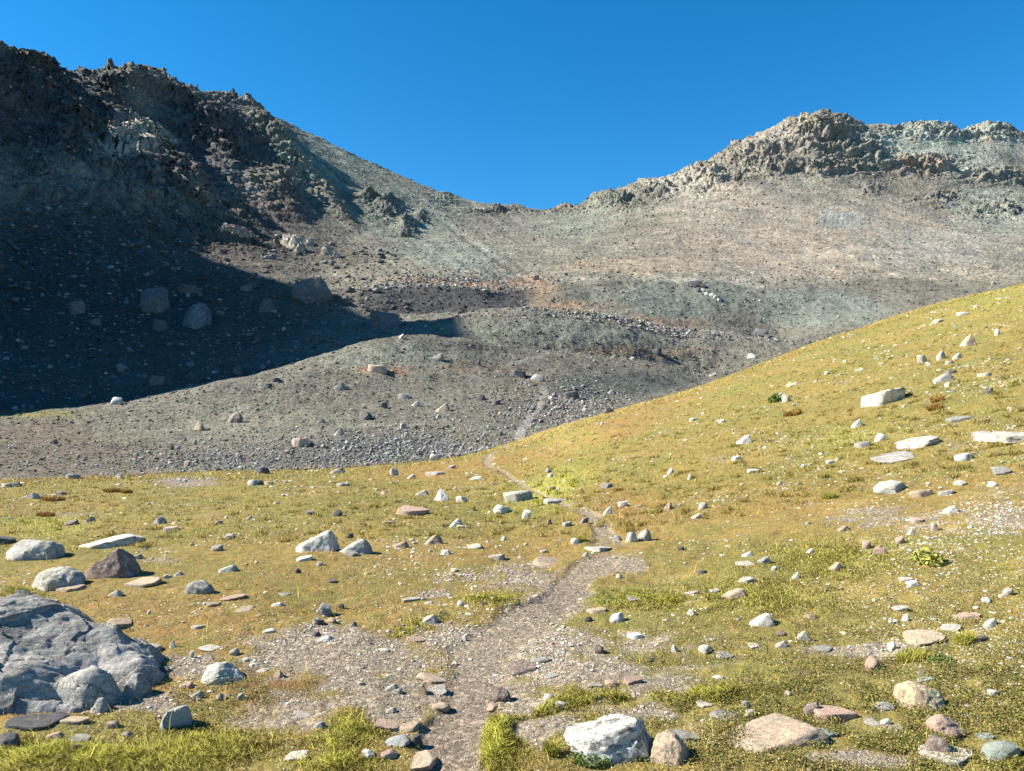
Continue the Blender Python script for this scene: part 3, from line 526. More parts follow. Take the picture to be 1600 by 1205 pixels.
# ------------------------------------------------------------------ the stones: x, base row, width, height in the photo; colour; shape; label (landmarks have a short name too)
NAMED = [
 (958, 1192, 158, 80, 'L', 'w', 'jagged white lichened rock beside the green leafy mat in the foreground', 'the jagged white rock'),
 (1050, 1196, 62, 52, 'T', 'r', 'brown grey rock standing right in front of the jagged white rock', 'the brown grey front rock'),
 (1066, 1160, 56, 26, 'G', 's', 'low grey slab in the shadow behind the jagged white rock', None),
 (1205, 1176, 162, 46, 'T', 's', 'large flat tan slab with a bluish edge lying in the right foreground', 'the big flat tan slab'),
 (1303, 1127, 62, 28, 'R', 's', 'red and yellow slab tilted just above the big flat tan slab', 'the red and yellow slab'),
 (1268, 1120, 28, 24, 'B', 'b', 'small brown grey block left of the red and yellow slab', None),
 (1284, 1153, 48, 20, 'E', 's', 'teal green slate touching the right tip of the big flat tan slab', 'the teal slate'),
 (1436, 1108, 76, 48, 'M', 'r', 'red rock crusted with yellow lichen, sunk in the leafy turf', 'the red crusted rock'),
 (1476, 1152, 72, 36, 'R', 'r', 'pinkish rock with a pale left end below the red crusted rock', 'the pinkish rock'),
 (1462, 1184, 44, 34, 'B', 'b', 'brown angular rock wedged below the pinkish rock', None),
 (1482, 1198, 84, 26, 'P', 's', 'pale cracked slab at the bottom edge under the brown angular rock', None),
 (1566, 1196, 54, 38, 'E', 'b', 'grey green split rock in the bottom right corner', 'the grey green corner rock'),
 (1365, 1049, 30, 26, 'R', 'r', 'round pinkish stone with a dark right side on the open turf', 'the round pinkish stone'),
 (1192, 979, 42, 21, 'W', 'w', 'bright white quartz stone on the turf right of the path', 'the bright white quartz stone'),
 (274, 1139, 52, 40, 'U', 'b', 'pale blue stone streaked white in the bottom left grass', 'the pale blue stone'),
 (342, 1070, 78, 32, 'Y', 'r', 'grey green lichen covered rock by the tip of the huge boulder', 'the grey green lichen rock'),
 (57, 876, 82, 40, 'G', 'r', 'rounded dark grey boulder with pale top at the left edge', 'the dark grey boulder'),
 (172, 903, 82, 48, 'B', 'w', 'brown peaked boulder with a steep dark right side', 'the brown peaked boulder'),
 (92, 923, 82, 41, 'P', 'r', 'pale rounded boulder with the tan block in front of it', 'the pale rounded boulder'),
 (110, 925, 46, 14, 'T', 's', 'tan block leaning on the front of the pale rounded boulder', None),
 (172, 857, 92, 26, 'P', 's', 'long low pale outcrop in the turf behind the brown peaked boulder', 'the long low outcrop'),
 (8, 851, 34, 15, 'D', 's', 'dark flat rock cut by the left edge of the photo', None),
 (497, 862, 70, 39, 'W', 'w', 'white wedge shaped boulder with a black underside in the meadow', 'the white wedge boulder'),
 (556, 866, 54, 27, 'G', 'w', 'grey pointed rock with a black right side beside the white wedge boulder', 'the grey pointed rock'),
 (549, 869, 26, 9, 'G', 's', 'flat grey stone leaning on the foot of the grey pointed rock', None),
 (691, 783, 30, 20, 'W', 'p', 'block with a white left face and a black right face', 'the black and white block'),
 (645, 805, 52, 16, 'R', 's', 'pile of flat pinkish slabs in the middle of the meadow', 'the pinkish slab pile'),
 (712, 823, 28, 14, 'W', 'w', 'white humped stone right below the pinkish slab pile', 'the white humped stone'),
 (810, 784, 46, 21, 'Y', 's', 'white and yellow stack of slabs where the path bends away', 'the yellow lichen slabs'),
 (823, 812, 18, 17, 'W', 'b', 'upright white block with a black right side near the path bend', 'the upright white block'),
 (986, 847, 19, 17, 'W', 'b', 'white stone with a black face in the pair beside the path', 'the pair of path rocks'),
 (1007, 845, 26, 20, 'P', 'r', 'grey and white rock, right one of the pair beside the path', None),
 (964, 846, 17, 11, 'G', 'p', 'grey pointed stone on the path just left of the pair of path rocks', None),
 (934, 863, 42, 13, 'P', 's', 'pale slab lying across the middle of the path', 'the slab across the path'),
 (858, 885, 54, 10, 'T', 's', 'long pinkish tan slab flush with the turf left of the path', 'the long flush slab'),
 (1149, 936, 44, 17, 'T', 'w', 'tan wedge of rock with a dark right end on the right turf', 'the tan wedge rock'),
 (1385, 632, 66, 26, 'P', 's', 'long cracked pale slab high on the grassy hillside', 'the cracked hillside slab'),
 (1514, 541, 30, 19, 'T', 'w', 'tan sloping rock near the top of the grassy hill', 'the tan hilltop rock'),
 (1475, 597, 38, 15, 'G', 'w', 'grey tilted slab on the hill between pale stones', 'the grey tilted hill slab'),
 (1431, 702, 64, 17, 'P', 's', 'long pale lichen spotted rock across the hillside', 'the long pale hillside rock'),
 (1572, 696, 70, 17, 'P', 's', 'long pale slab running out of the right edge of the photo', 'the right edge slab'),
 (1397, 723, 64, 14, 'G', 's', 'flat grey slab below the long pale hillside rock', None),
 (1504, 721, 30, 13, 'U', 's', 'light blue grey stone below the right edge slab', 'the light blue stone'),
 (1391, 772, 54, 20, 'Y', 'r', 'yellowish grey rock half buried in the right hillside', 'the half buried yellowish rock'),
 (1437, 777, 40, 13, 'T', 's', 'tan rock with a black hollow under it on the right hillside', 'the hollow tan rock'),
 (1164, 693, 30, 14, 'W', 'w', 'white tilted stone low on the grassy hill crest', 'the white tilted stone'),
 (313, 928, 44, 23, 'G', 'r', 'grey speckled round rock alone in the left meadow', 'the speckled round rock'),
 (357, 894, 37, 13, 'E', 'w', 'pale green tilted slab between the wedge and brown boulders', 'the pale green slab'),
 (184, 983, 50, 20, 'T', 's', 'flat tan slab behind the huge boulder', 'the flat tan slab behind'),
 (220, 1022, 62, 18, 'P', 's', 'pale grey slab emerging behind the right flank of the huge boulder', None),
 (327, 1018, 38, 11, 'W', 's', 'white streaked slab above the grey green lichen rock', None),
 (252, 1056, 26, 14, 'D', 's', 'dark flat stone propped at the right tip of the huge boulder', None),
 (55, 1141, 82, 25, 'D', 's', 'long dark stone lying along the foot of the huge boulder', 'the long dark stone'),
 (14, 1174, 40, 30, 'D', 'r', 'dark hollowed rock in the grass at the bottom left corner', 'the dark corner rock'),
 (674, 1069, 48, 14, 'T', 's', 'broad tan slab on the gravel left of the path', 'the broad tan slab'),
 (661, 1086, 20, 17, 'T', 'b', 'cream upright stone in front of the broad tan slab', None),
 (684, 1086, 34, 14, 'G', 's', 'grey slab casting a black shadow beside the cream upright stone', 'the shadow casting slab'),
 (689, 1113, 34, 12, 'T', 'r', 'rounded tan stone on the left rim of the trodden path', 'the rounded tan stone'),
 (605, 1141, 44, 13, 'R', 's', 'reddish flat slab in the gravel bottom centre', 'the reddish flat slab'),
 (642, 1144, 40, 13, 'T', 's', 'olive tan slab with one raised corner left of the path', None),
 (622, 1167, 42, 20, 'U', 'r', 'pale grey green stone beside a darker twin near the path', 'the pale grey green stone'),
 (649, 1164, 26, 17, 'D', 'b', 'dark stone touching the pale grey green stone', None),
 (464, 1188, 38, 14, 'W', 's', 'white quartz slab in the bottom grass left of the path', 'the white quartz slab'),
 (652, 1206, 62, 20, 'T', 's', 'tan rock with a dark side at the bottom edge by the path', 'the tan bottom rock'),
 (785, 1097, 32, 25, 'B', 'r', 'brown lichened rock on the right bank of the path', 'the brown bank rock'),
 (772, 1112, 28, 13, 'R', 'b', 'red brown stone under the brown bank rock', None),
 (508, 963, 28, 21, 'G', 'u', 'grey upright slab standing in the meadow turf', 'the grey standing slab'),
 (672, 975, 34, 15, 'P', 'w', 'pale grey wedge in the turf beside the path bend', 'the pale grey wedge'),
 (935, 1022, 19, 17, 'B', 'u', 'grey brown upright stone alone right of the path', 'the upright brown stone'),
 (815, 1054, 48, 16, 'B', 's', 'brown grey low rock on the right rim of the path', 'the low brown rock'),
 (989, 1070, 36, 16, 'R', 's', 'low reddish rock in the gravelly turf', 'the low reddish rock'),
 (1135, 1129, 50, 14, 'G', 's', 'grey and white lichen slab above the big flat tan slab', None),
 (1443, 1009, 60, 10, 'T', 's', 'long thin tan slab flush with the right turf', 'the long thin tan slab'),
 (409, 740, 28, 12, 'D', 'r', 'dark grey rock at the foot of the moraine', 'the dark foot rock'),
 (528, 740, 26, 12, 'G', 'w', 'grey rock pair at the foot of the moraine', 'the grey foot rock'),
 (681, 719, 22, 11, 'W', 'b', 'white block at the foot of the dark rubble', 'the white rubble block'),
 (677, 851, 36, 17, 'T', 'w', 'tan grey wedge of rock in the orange turf', 'the tan grey wedge'),
 (470, 698, 32, 13, 'R', 's', 'reddish tan rock low on the moraine', 'the reddish moraine rock'),
 (569, 656, 26, 11, 'D', 'b', 'black faced block in the middle of the moraine', 'the black faced block'),
 (692, 643, 28, 11, 'T', 'w', 'tan tilted rock with a black shadow on the moraine', 'the tan moraine rock'),
 (531, 610, 22, 12, 'G', 'w', 'grey tilted rock near the crest of the moraine', 'the crest rock'),
 (367, 661, 28, 16, 'B', 'r', 'brown rounded rock on the left moraine', 'the brown moraine rock'),
 (312, 673, 18, 14, 'T', 'p', 'tan pointed rock on the left moraine', None),
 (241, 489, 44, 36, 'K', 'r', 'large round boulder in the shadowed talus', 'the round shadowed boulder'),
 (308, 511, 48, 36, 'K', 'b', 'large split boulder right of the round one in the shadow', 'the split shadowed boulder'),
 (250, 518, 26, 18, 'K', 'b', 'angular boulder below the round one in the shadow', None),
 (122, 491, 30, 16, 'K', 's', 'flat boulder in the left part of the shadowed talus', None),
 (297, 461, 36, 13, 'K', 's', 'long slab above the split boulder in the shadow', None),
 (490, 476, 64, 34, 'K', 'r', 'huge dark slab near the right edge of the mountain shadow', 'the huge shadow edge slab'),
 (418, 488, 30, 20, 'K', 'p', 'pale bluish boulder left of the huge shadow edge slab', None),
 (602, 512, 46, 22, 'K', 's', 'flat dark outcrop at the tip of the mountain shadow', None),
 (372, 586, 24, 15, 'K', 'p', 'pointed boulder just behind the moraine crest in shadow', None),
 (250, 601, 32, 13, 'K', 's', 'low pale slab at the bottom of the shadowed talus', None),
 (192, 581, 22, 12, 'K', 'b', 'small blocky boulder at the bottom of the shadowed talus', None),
 (182, 633, 20, 11, 'U', 'b', 'pale blue block on the rim where the shadow meets the moraine', None),
 (460, 393, 42, 38, 'C', 'b', 'large cream outcrop at the foot of the left mountain ribs', 'the large cream outcrop'),
 (483, 384, 18, 18, 'G', 'b', 'grey block leaning on the right of the large cream outcrop', None),
 (509, 399, 22, 20, 'C', 'p', 'cream pointed outcrop right of the large cream outcrop', None),
 (525, 403, 15, 12, 'C', 'b', 'smallest cream block at the right end of the cream outcrops', None),
 (368, 367, 50, 26, 'B', 'r', 'broken grey outcrop below the left cliffs', 'the broken grey outcrop'),
 (602, 336, 28, 28, 'D', 'b', 'dark green crag on the slope below the left ridge', 'the dark green crag'),
 (577, 316, 26, 13, 'D', 's', 'dark ledge above the dark green crag', None),
 (632, 369, 28, 22, 'D', 'p', 'dark spiky crag with a pale foot below the saddle', None),
 (655, 344, 18, 16, 'D', 'b', 'dark block right of the dark green crag', None),
 (1086, 449, 26, 9, 'D', 'b', 'blue black outcrop in the middle of the scree basin', 'the blue black outcrop'),
 (1112, 464, 14, 4, 'U', 's', 'bluish tongue of broken rock below the blue black outcrop', None),
 (1190, 527, 24, 12, 'D', 'b', 'dark rock at the hollow behind the grassy hill', 'the dark hollow rock'),
 (950, 310, 20, 12, 'D', 'p', 'left pointed pinnacle on the saddle ridge', 'the saddle pinnacle'),
 (975, 305, 13, 12, 'D', 'p', 'slim dark pinnacle right of the left one on the saddle ridge', None),
 (208, 128, 12, 10, 'D', 'p', 'small dark spike on the top of the left skyline', 'the skyline spike'),
 (1026, 555, 18, 7, 'D', 's', 'dark flat rock on the low brow behind the moraine', 'the dark brow rock'),
 (893, 623, 26, 10, 'D', 's', 'dark ledge beside the pale trail on the moraine', 'the dark trail ledge'),
 (840, 596, 26, 11, 'G', 'b', 'grey block above the pale trail on the moraine', 'the grey trail block'),
 (810, 588, 28, 9, 'D', 's', 'dark long rock left of the grey trail block', None),
 (838, 438, 12, 8, 'B', 'b', 'single brown rock at the right end of the dark bank', None),
]
SMALL = """249 819 22 13 G r/47 779 30 9 P w/94 774 18 7 B s/112 821 22 8 B s/140 816 18 9 G w/268 830 24 8 P s/359 842 18 8 W r/340 862 20 10 G b/342 820 13 7 P b/214 874 22 10 G w/226 918 42 9 T s/279 900 16 8 W w/259 904 12 6 W b/180 932 24 10 W w
82 945 20 8 G s/205 896 22 11 B b/233 960 8 8 W p/365 938 38 9 R s/335 948 26 8 T s/383 956 32 9 T s/396 759 22 10 P r/189 749 10 6 W b/115 748 22 7 G s/15 762 26 8 P s/28 761 14 9 D b/83 694 16 8 B w/268 703 10 10 D b/292 728 14 8 R b
406 758 14 9 D r/420 757 15 6 T s/616 743 14 11 P u/680 743 34 8 P s/643 748 15 7 W w/706 732 14 5 P s/535 760 22 6 P s/660 774 24 8 P w/722 785 20 10 P r/744 750 22 5 P s/608 819 22 6 P s/528 807 18 10 D r/485 804 16 6 G s/724 825 24 5 P s/548 841 10 8 D b
626 856 28 11 T w/696 867 20 9 W w/742 858 26 8 Y s/775 875 30 9 P s/787 845 9 7 W b/784 803 28 12 W b/476 877 26 8 W s/500 885 12 7 P r/466 896 10 8 D b/710 894 12 6 W b/518 911 18 6 D s/643 940 32 9 G s/720 947 12 9 W r/757 946 8 6 D b/533 951 11 8 D b/499 977 18 9 D b/518 973 17 8 T r
553 979 12 8 D w/434 947 22 7 W w/444 931 22 5 G s/950 804 16 14 W w/872 787 44 9 G s/857 739 10 7 P r/861 746 10 6 W b/861 766 15 6 G s/948 763 18 8 G b/1048 741 12 8 W r/1078 750 8 9 W u/1151 720 18 8 W s/1178 739 22 6 W s/1045 797 15 12 R p/1099 796 17 11 P r/1089 811 20 10 P w/973 792 16 9 W s
858 820 10 9 T b/886 823 16 8 G b/912 818 16 10 B b/899 851 16 9 W r/1064 860 12 6 D b/850 864 14 5 P s/915 870 11 7 W b/1097 897 16 7 D s/1168 870 20 8 W w/1165 885 30 8 P s/1194 881 24 12 G w/1165 911 26 11 P s/967 904 11 7 P b/1117 927 18 7 P s/1080 929 30 7 P s/992 940 26 10 G s/932 959 34 10 T s
964 974 24 15 W b/920 972 14 9 D b/1080 962 16 9 P p/993 999 27 12 W s/1054 1020 13 13 W p/1102 1022 23 13 P r/1132 1030 30 10 G s/1179 1013 20 8 W s/1017 1035 8 6 D b/1125 1062 13 7 W r/955 1074 22 11 R b/930 1074 26 6 G s/862 1059 26 7 G s/857 1095 20 11 W r/838 1105 20 8 P s/875 1108 24 10 P b
1102 1105 28 10 W s/1166 1107 15 12 G b/1172 1122 18 12 P b/1114 1165 20 8 P s/1005 1189 18 10 E r/845 1036 36 10 G s/600 1018 20 7 W s/726 1002 9 9 W r/650 1003 34 6 R s/508 1003 28 10 W w/494 995 13 7 D b/421 990 22 9 W s/612 1079 24 11 G w/624 1084 16 8 G b/565 1071 13 7 P r/436 1060 20 13 T p/411 1051 22 8 P s
611 1113 20 7 P w/746 1135 30 12 T s/499 1138 22 11 G w/475 1123 26 8 P s/574 1185 28 13 U r/608 1187 30 14 R b/270 1013 11 12 W p/299 1029 8 12 W u/366 1025 18 12 G r/307 1092 26 12 P w/294 1076 20 10 R b/344 1094 15 9 P r/376 1095 12 12 E u/117 1132 40 8 T s/86 1154 28 10 R w/176 1139 20 12 T r
200 1152 22 10 G b/114 1178 24 13 D r/120 1164 36 8 G s/311 1169 12 8 U p/308 983 20 7 P s/1376 689 16 11 W b/1348 699 28 9 G s/1563 742 30 11 G s/1296 725 14 6 W s/1478 774 28 9 G s/1500 759 18 8 W r/1551 761 16 7 W r/1485 802 28 10 W w/1433 818 24 9 R s/1461 830 13 13 P u/1424 836 15 10 W w/1354 858 15 13 R b
1406 850 16 11 R b/1375 867 24 12 R r/1317 830 24 8 T w/1266 866 14 9 W w/1244 905 14 10 W w/1210 892 11 7 W b/1307 892 24 13 R w/1426 916 24 8 W w/1416 908 22 8 P s/1575 931 18 12 P r/1542 943 16 8 U r/1406 955 26 9 W s/1415 971 15 10 W r/1392 975 9 9 W p/1266 968 20 9 R b/1510 967 38 9 R s/1548 981 26 15 P w
1254 1000 28 14 P w/1221 1012 22 10 P w/1220 995 18 7 B r/1286 1019 32 9 G s/1394 1017 14 14 W u/1488 987 36 11 P s/1528 1001 28 12 T b/1552 1089 17 11 W b/1231 1088 12 9 W r/1382 1111 30 13 G r/1384 1132 18 9 W w/1361 1135 22 8 P s/1452 1128 14 11 P p/1512 1122 18 8 W s/1440 1054 12 8 G b/1444 1066 28 8 E s
1249 1134 30 8 R s/1498 1147 16 10 G b/1540 1156 28 11 E s/1558 524 9 10 W u/1441 567 16 13 P b/1470 562 14 13 P b/1496 561 16 9 G w/1484 569 12 6 P s/1481 605 9 7 W b/1489 584 14 6 D s/1545 615 16 7 D s/1540 589 22 6 P s/1340 668 20 12 W w/1497 659 34 8 G s/1229 628 14 12 P b/1220 621 9 6 P b/1237 603 18 5 W s
1292 586 9 5 W b/1465 505 16 6 P s/1504 493 20 6 P s/1532 683 22 8 P s/1128 661 11 6 W s/1083 658 14 5 W s/600 638 12 8 D b/530 681 18 12 G w/630 670 11 8 G b/590 583 34 9 R s/685 564 18 8 G b/747 571 9 7 D b/431 597 13 5 D s/420 606 13 5 D s/630 624 18 8 P s/650 635 16 7 P w/685 654 11 6 G w/627 530 10 7 P b
752 626 14 9 D b/775 633 16 7 D s/502 661 14 6 G w/1175 561 16 8 P b/953 645 14 8 D b/955 617 14 7 G w/385 455 22 9 K s/150 509 18 10 K b/1076 448 12 5 D b/1098 450 12 6 D b/1090 456 11 5 D b/1101 459 9 4 D b/1105 462 10 4 U b/1118 468 9 4 U b/1099 456 8 4 U b/1124 471 8 3 U b/1182 524 10 6 D b/1199 529 9 5 D b"""

# fix each position on the ground once, then describe each small stone by its nearest landmark
LAND = [(x, y - h / 2, w, nm) for (x, y, w, h, c, s, lab, nm) in NAMED if nm] + [(120, 1040, 250, 'the huge grey boulder')]
SHAPEW = {'s': ('slab', 'flat stone'), 'b': ('block', 'angular stone'), 'r': ('stone', 'rounded stone'), 'w': ('tilted stone', 'sloping stone'), 'p': ('pointed stone', 'peaked stone'), 'u': ('upright stone', 'standing stone')}
used_labels = set(l[6] for l in NAMED)
def relation(x, y, L):
    dx = x - L[0]; dy = y - L[1]; d = math.hypot(dx, dy * 1.6)
    ax = abs(dx); ay = abs(dy) * 1.8
    if ax > 2.4 * ay: r_ = 'right of' if dx > 0 else 'left of'
    elif ay > 2.4 * ax: r_ = 'below' if dy > 0 else 'above'
    else: r_ = ('lower ' if dy > 0 else 'upper ') + ('right of' if dx > 0 else 'left of')
    return ('just ' if d < 45 else '') + r_ + ' ' + L[3]
def describe(x, y, w, c, s):
    size = 'tiny' if w < 13 else 'small' if w < 23 else 'medium' if w < 33 else 'large'
    ls = sorted(LAND, key=lambda L: math.hypot(x - L[0], (y - L[1]) * 1.6))
    for extra in range(4):
        for sw in SHAPEW[s]:
            lab = f"{size} {WORD[c]} {sw} " + (relation(x, y, ls[0]) if extra == 0 else relation(x, y, ls[extra]) if extra == 3 else f"between {ls[0][3][0:]} and {ls[extra][3]}")
            if lab not in used_labels and len(lab.split()) <= 16:
                used_labels.add(lab); return lab
    raise RuntimeError('no label left for %d %d' % (x, y))
def place(x, y, w, h, c, s, lab, seed, yaw=None, tilt=None):
    p, t = hit(x, y)
    r = np.random.default_rng(seed)
    Y = p.y; m = Y / F
    slope = max(0.02, (y - HOR) / F)
    W = w * m * (1 if w > 40 else .86); D = W * (r.uniform(.75, 1.0) if s != 's' else r.uniform(.7, 1.2))
    if t > 5: D = min(D, W)
    if s == 'w': D *= .7
    H = h * m
    if t < 5: slope += max(0, min(.35, (ground_at(p.x, p.y + 2.0) - ground_at(p.x, p.y - 1.0)) / 3.0))
    vis = max(H - (.9 if s == 's' else .45) * D * slope, H * (.27 if s == 's' else .54 if w > 34 else .28), W * (.10 if s == 's' else .30))
    if s in 'up': vis = max(vis, H * .85)
    tot = vis / .58
    pos = Vector((p.x, p.y + D * .42, 0)); pos.x = (x - CX) / F * pos.y
    gz = ground_at(pos.x, pos.y) if t < 12.5 else p.z
    pos.z = gz + vis - tot / 2 - (.06 * vis if t < 5 else 0)
    big = w * (1.0 if Y < 40 else .9)
    sub = 5 if big > 60 else 4 if big > 24 else 3
    if tilt is None:
        e = max(.5, W * .8)
        gx = (ground_at(pos.x + e, pos.y) - ground_at(pos.x - e, pos.y)) / (2 * e); gy = (ground_at(pos.x, pos.y + e) - ground_at(pos.x, pos.y - e)) / (2 * e)
        k = (.85 if s == 's' else .25) * (1 if t < 5.2 else 0)
        tilt = (max(-.3, min(.3, gy)) * k + r.normal() * .07, -max(-.35, min(.35, gx)) * k + r.normal() * .09)
    nm = 'flat_rock' if s == 's' else ('boulder' if (w > 36 and Y > 4 and t < 12) else 'stone')
    if t > 12.4: nm = 'rock_outcrop'
    if 'pinnacle' in lab or 'spike' in lab: nm = 'rock_pinnacle'
    if 'boulder' in lab.split()[:5]: nm = 'boulder'
    if nm == 'rock_outcrop': sub = 5; tot *= 1.35; pos.z -= tot * .16; W *= 1.15
    me = rock_mesh(nm, (W * 1.02, D, tot), 'r' if nm == 'rock_outcrop' else s if s != 'u' else 'b', sub, seed, SM[c], 3.6 if nm == 'rock_outcrop' else 1.7 if c == 'L' else 1.0 if s != 's' else .55, tilt, yaw if yaw is not None else (0 if s in 'wps' else r.uniform(-.5, .5)), strata=.05 if s in 'sb' else .02)
    o = link(nm, me, None, pos); o['label'] = lab; o['kind'] = 'thing'
    o['category'] = {'flat_rock': 'slab', 'boulder': 'boulder', 'stone': 'stone', 'rock_outcrop': 'outcrop', 'rock_pinnacle': 'pinnacle'}[nm]
    o['group'] = {'rock_outcrop': 'outcrops on the mountain slopes', 'rock_pinnacle': 'pinnacles on the skyline'}.get(nm, ('stones scattered over the turf' if t < 5 else 'rocks on the moraine and talus'))
    return o
for n_, (x, y, w, h, c, s, lab, nm) in enumerate(NAMED):
    place(x, y, w, h, c, s, lab, 1000 + n_)
n_ = 0
for line in SMALL.split('\n'):
    for it in line.split('/'):
        a_ = it.split(); x, y, w, h = map(float, a_[:4]); n_ += 1
        place(x, y, w * 1.08, h * 1.08, a_[4], a_[5], describe(x, y - h / 2, w, a_[4], a_[5]), 3000 + n_)

# ------------------------------------------------------------------ the huge boulder at the left: one continuous ice-smoothed block
def huge_boulder():
    gx, gy = np.meshgrid(np.linspace(-4.35, -1.95, 420), np.linspace(3.75, 6.1, 400), indexing='ij')
    x = gx.ravel(); y = gy.ravel(); q3 = np.stack([x, y, np.zeros_like(x)], 1)
    wx = x + .07 * fbm(q3 * 2.2, 3, 201) + .02 * fbm(q3 * 8, 2, 203); wy = y + .07 * fbm(q3 * 2.2 + 9, 3, 202) + .02 * fbm(q3 * 8 + 5, 2, 204)
    H = np.full(len(x), -.3); acc = np.zeros(len(x))
    K_ = 16.0
    for (cx, cy, rx, ry, h, rot, pw) in [(-3.35, 5.0, 1.0, .82, .50, -8, 2.2), (-2.72, 4.95, .62, .55, .335, -14, 2.2), (-2.36, 4.78, .36, .34, .20, -20, 2.0), (-2.95, 4.42, .62, .44, .29, 8, 2.4), (-2.47, 4.40, .27, .15, .235, 6, 3.0), (-2.22, 4.52, .15, .13, .17, 0, 2.6), (-2.30, 4.27, .10, .09, .12, 0, 2.6), (-2.62, 4.22, .42, .14, .10, 8, 2.6)]:
        c_, s_ = math.cos(math.radians(rot)), math.sin(math.radians(rot))
        dx = (wx - cx) * c_ + (wy - cy) * s_; dy = -(wx - cx) * s_ + (wy - cy) * c_
        d = np.sqrt((dx / rx) ** 2 + (dy / ry) ** 2)
        hh = (h + .25) * (1 - np.clip(d, 0, 1.6) ** pw) - .25
        acc += np.exp(np.clip(K_ * hh, -12, 14))
    H = np.log(acc) / K_ - .06
    # foliation running down to the right, cracks and pits
    cr = (y * .75 + x * .30 + H * 1.5) * 5.2 + 1.2 * fbm(np.stack([x * 1.5, y * 1.5, H * 1.5], 1), 3, 205)
    saw = (cr % 1.0); H += .026 * (saw - .5) * (saw > .08) - .012 * (saw < .08)
    q3 = np.stack([x, y, H], 1)
    q4 = np.stack([x * .8 + y * .5, (y * .8 - x * .5) * 2.6, H * 2.6], 1)
    H += -.030 * np.clip(fbm(q4 * 1.7 + 4, 3, 211, ridged=True) - .35, 0, 1) * 1.3 + .03 * fbm(q3 * 1.6, 4, 206) + .006 * fbm(q4 * 4, 4, 209, ridged=True) + .030 * facets(q3 * np.array([1.7, 2.4, 2.0]), 212, 1.0) + .006 * facets(q3 * 8.0, 207, 1.0) + .005 * fbm(q3 * 26, 3, 208)
    g = np.interp(x, [-4.35, -1.95], [.02, .0])
    V = np.stack([x, y, H], 1)
    n0, n1 = gx.shape
    a, b = np.meshgrid(np.arange(n0 - 1), np.arange(n1 - 1), indexing='ij')
    fc = np.stack([a * n1 + b, (a + 1) * n1 + b, (a + 1) * n1 + b + 1, a * n1 + b + 1], -1).reshape(-1, 4)
    fc = fc[(H[fc] > -.16).all(1)]
    us = np.unique(fc); rm = np.full(len(V), -1); rm[us] = np.arange(len(us))
    c0 = np.array([-3.1, 4.8, 0.0])
    return mesh_np('boulder', V[us] - c0, rm[fc], mat_big(), True), c0, (x.reshape(n0, n1), y.reshape(n0, n1), H.reshape(n0, n1))
def mat_big():
    m, n, l, b = nt('smoothed_boulder_rock')
    tc = n.new('ShaderNodeTexCoord'); v = tc.outputs['Object']
    mp = n.new('ShaderNodeMapping'); mp.inputs['Rotation'].default_value = (0.5, .35, .7); mp.inputs['Scale'].default_value = (1, 1, 6); l.new(v, mp.inputs[0])
    a1 = noise_(n, l, v, 2.2, 5, .6); a2 = noise_(n, l, mp.outputs[0], 4, 6, .7); a3 = noise_(n, l, v, 40, 4, .75); a4 = noise_(n, l, v, 9, 6, .7)
    col = mix_(n, l, ramp_(n, l, a1.outputs['Fac'], [(.36, 0.0), (.64, 1.0)]), (.128, .126, .118), (.31, .295, .265))
    col = mix_(n, l, .8, col, ramp_(n, l, a2.outputs['Fac'], [(.3, .6), (.5, 1.0), (.7, 1.4)]), 'MULTIPLY')
    col = mix_(n, l, .7, col, ramp_(n, l, a3.outputs['Fac'], [(.3, .6), (.7, 1.4)]), 'MULTIPLY')
    col = mix_(n, l, ramp_(n, l, a4.outputs['Fac'], [(.6, 0.0), (.68, .8)]), col, (.16, .19, .12))
    mp2 = n.new('ShaderNodeMapping'); mp2.inputs['Rotation'].default_value = (.3, .5, .5); mp2.inputs['Scale'].default_value = (1, 2.2, 3.0); l.new(v, mp2.inputs[0])
    wv = n.new('ShaderNodeVectorMath'); wv.operation = 'MULTIPLY_ADD'; l.new(a4.outputs['Color'], wv.inputs[0]); wv.inputs[1].default_value = (.35,) * 3; l.new(mp2.outputs[0], wv.inputs[2])
    ck = n.new('ShaderNodeTexVoronoi'); ck.feature = 'DISTANCE_TO_EDGE'; ck.inputs['Scale'].default_value = 2.4; l.new(wv.outputs[0], ck.inputs['Vector'])
    crk = ramp_(n, l, ck.outputs['Distance'], [(0.0, 0.0), (.035, 1.0)])
    col = mix_(n, l, .2, col, crk, 'MULTIPLY')
    a5 = noise_(n, l, v, 130, 3, .8); col = mix_(n, l, .7, col, ramp_(n, l, a5.outputs['Fac'], [(.32, .55), (.5, 1.0), (.68, 1.5)]), 'MULTIPLY')
    li = noise_(n, l, v, 24, 5, .8); col = mix_(n, l, ramp_(n, l, li.outputs['Fac'], [(.62, 0.0), (.66, .75)]), col, (.46, .46, .42))
    nb = bump_(n, l, a2.outputs['Fac'], .6, .03); nb = bump_(n, l, a3.outputs['Fac'], .6, .014, nb); nb = bump_(n, l, crk, .5, .02, nb); nb = bump_(n, l, a5.outputs['Fac'], .5, .005, nb)
    l.new(col, b.inputs['Base Color']); l.new(nb, b.inputs['Normal']); b.inputs['Roughness'].default_value = .9
    return m
bme, bc, BH = huge_boulder()
o = link('boulder', bme, None, Vector(bc)); o['label'] = 'huge smooth grey boulder with folded ledges at the bottom left edge'; o['category'] = 'boulder'

